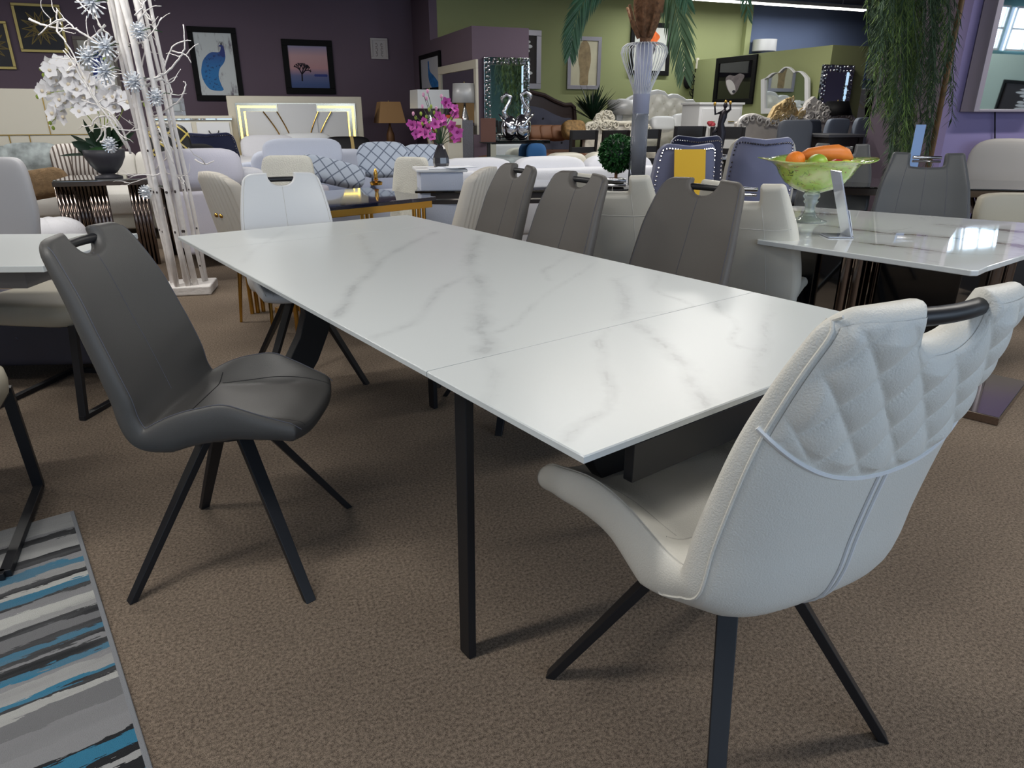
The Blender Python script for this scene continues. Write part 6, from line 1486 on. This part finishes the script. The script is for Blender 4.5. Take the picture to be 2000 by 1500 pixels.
# ------------------------------------------------------------------ channel sofa and cushions at far left
cs = thing('channel_sofa', 'ivory channel tufted sofa at the far left behind the side table', 'sofa', (aty(70, 221, 8.0).x, 7.9, 0), math.radians(12))
MB().span(-1.6, 1.3, -.45, .45, .1, .3).build('base', 'boucle', cs, bevel=.03); MB().blob((-.15, -.08, .38), (1.42, .46, .13), .3, .2, 44, 10).build('seat_cushion', mat('ivory_fabric', (212, 210, 206), .9, bump=.2, bscale=120), cs, smooth=True)
b = MB()
for k in range(14): b.blob((-1.5+.205*k, .36, .60), (.108, .11, .27), .5, .6, 18, 12)
b.build('channel_back', 'ivory_fabric', cs, smooth=True)
for s in (-1.55, 1.25): MB().blob((s, 0, .42), (.11, .45, .20), .4, .4, 20, 10).build('arm', 'ivory_fabric', cs, smooth=True)
GQ = 'cushions on the channel sofa'
pillow('grey brushstroke patterned cushion, right one along the channel sofa back', 62, 305, 9.3, .55, .28, .14, 'pattern_grey', group=GQ)
pillow('grey brushstroke patterned cushion cut off at the left edge', 8, 308, 9.3, .3, .24, .14, 'pattern_grey', group=GQ)
n = NT('stripe_fabric', .9); X = n.xyz(n.tc.outputs['Object']); n.color(n.mix(n.math('GREATER_THAN', n.math('FRACT', n.math('MULTIPLY', X[0], 26.0)), .6), lin((206, 200, 196)), lin((96, 84, 78))))
pillow('brown and white pinstripe cushion behind the charcoal orchid bowl, left one', 145, 318, 8.6, .40, .38, .16, 'stripe_fabric', rz=.3, group=GQ)
pillow('brown and white pinstripe cushion with fur trim, right one behind the bowl', 180, 318, 8.45, .36, .34, .16, 'stripe_fabric', rz=-.2, group=GQ)
pillow('shaggy tan fur cushion lying on the channel sofa seat', 78, 360, 8.0, .50, .26, .2, 'tan_fur', roll=-.15, group=GQ)
pf = thing('tufted_pouf', 'white tufted pouf behind the charcoal chair handle', 'pouf', (aty(115, 470, 5.2).x, 5.1, 0), 0)
MB().blob((0, 0, .30), (.24, .24, .26), .5, .9, 48, 16, fn=lambda p: p*(1+.05*abs(math.sin(4*math.atan2(p.y, p.x))))).build('cushion', 'white_fabric', pf, smooth=True); MB().blob((.10, -.235, .34), (.018, .01, .018), nu=8, nv=6).build('tuft_button', 'lilac_fabric', pf)
MB().lathe([(0, 0), (.18, 0), (.18, .06), (0, .06)], 24).build('base', 'black_wood', pf)

# ------------------------------------------------------------------ weeping tree before the shaded lavender wall
wx = aty(1812, 300, 6.45); WT = thing('weeping_tree', 'tall artificial weeping tree with hanging needle foliage before the shaded lavender wall', 'plant', (wx.x+.02, 6.45, 0), 0)
MB().tube([(0, 0, 0), (.01, 0, 1.0), (-.005, 0, 2.0), (.0, 0, 3.2)], .026, 10, r2=.02).build('trunk', mat('tan_trunk', (100, 74, 44), .7, vary=.3, vscale=10), WT, smooth=True)
MB().lathe([(0, 0), (.2, 0), (.24, .38), (0, .38)], 24).build('pot', 'black_wood', WT)
random.seed(17)
def wq(px, py, y_): v = aty(px, py, y_); return Vector((v.x-WT.location.x, y_-6.45, v.z))
strands = []
for k in range(96):
    px = random.uniform(1700, 1862); y_ = random.uniform(6.05, 6.7)
    bot = {0: random.uniform(60, 250), 1: random.uniform(200, 400), 2: random.uniform(120, 330), 3: random.uniform(60, 280)}[min(3, int((px-1700)/41))]
    if 1735 < px < 1785: bot = random.uniform(220, 415)
    strands.append((px, y_, bot))
for part in range(2):
    b = MB()
    for i, (px, y_, bot) in enumerate(strands):
        if i % 3 == 0 and part == 0 or i % 3 and part == 1:
            top = random.uniform(-160, -20); P = [wq(px+(1790-px)*.35+random.uniform(-8, 8), top, y_), wq(px+random.uniform(-10, 10), top*.3+bot*.2, y_), wq(px+random.uniform(-7, 7), bot*.6, y_), wq(px+random.uniform(-16, 6), bot, y_)]
            C = [Vector(tuple(v)) for v in catmull(P, 7)]; b.tube(C, .0035, 5, r2=.0015); L = sum((C[j+1]-C[j]).length for j in range(len(C)-1)); nn = int(L/.013)
            for q in range(nn):
                u = q/nn*(len(C)-1); j = min(int(u), len(C)-2); p0 = C[j].lerp(C[j+1], u-j); a = random.uniform(0, 2*PI)
                e = Vector((math.cos(a), math.sin(a)*.7, -.55-random.random()*.4)).normalized(); l = random.uniform(.05, .10)
                b.leaf(p0, p0+e*l, .0085, n=2, fold=.3, droop=.25)
    b.build('hanging_foliage', 'fern_leaf' if part == 0 else 'fern_dark', WT)
tgc = MB().box((0, 0, 0), (.085, .003, .34)).build('price_tag', mat('pale_blue_card', (150, 180, 226), .6), loc=aty(1790, 290, 5.55)); tgc.rotation_euler = (0, 0, .2); tag(tgc, 'long pale blue tag hanging in front of the weeping tree', 'tag')
MB().tube([(.0, 0, .17), (0.02, .08, .30), (.05, .2, .45)], .0025, 5).build('string', 'black_frame', tgc)
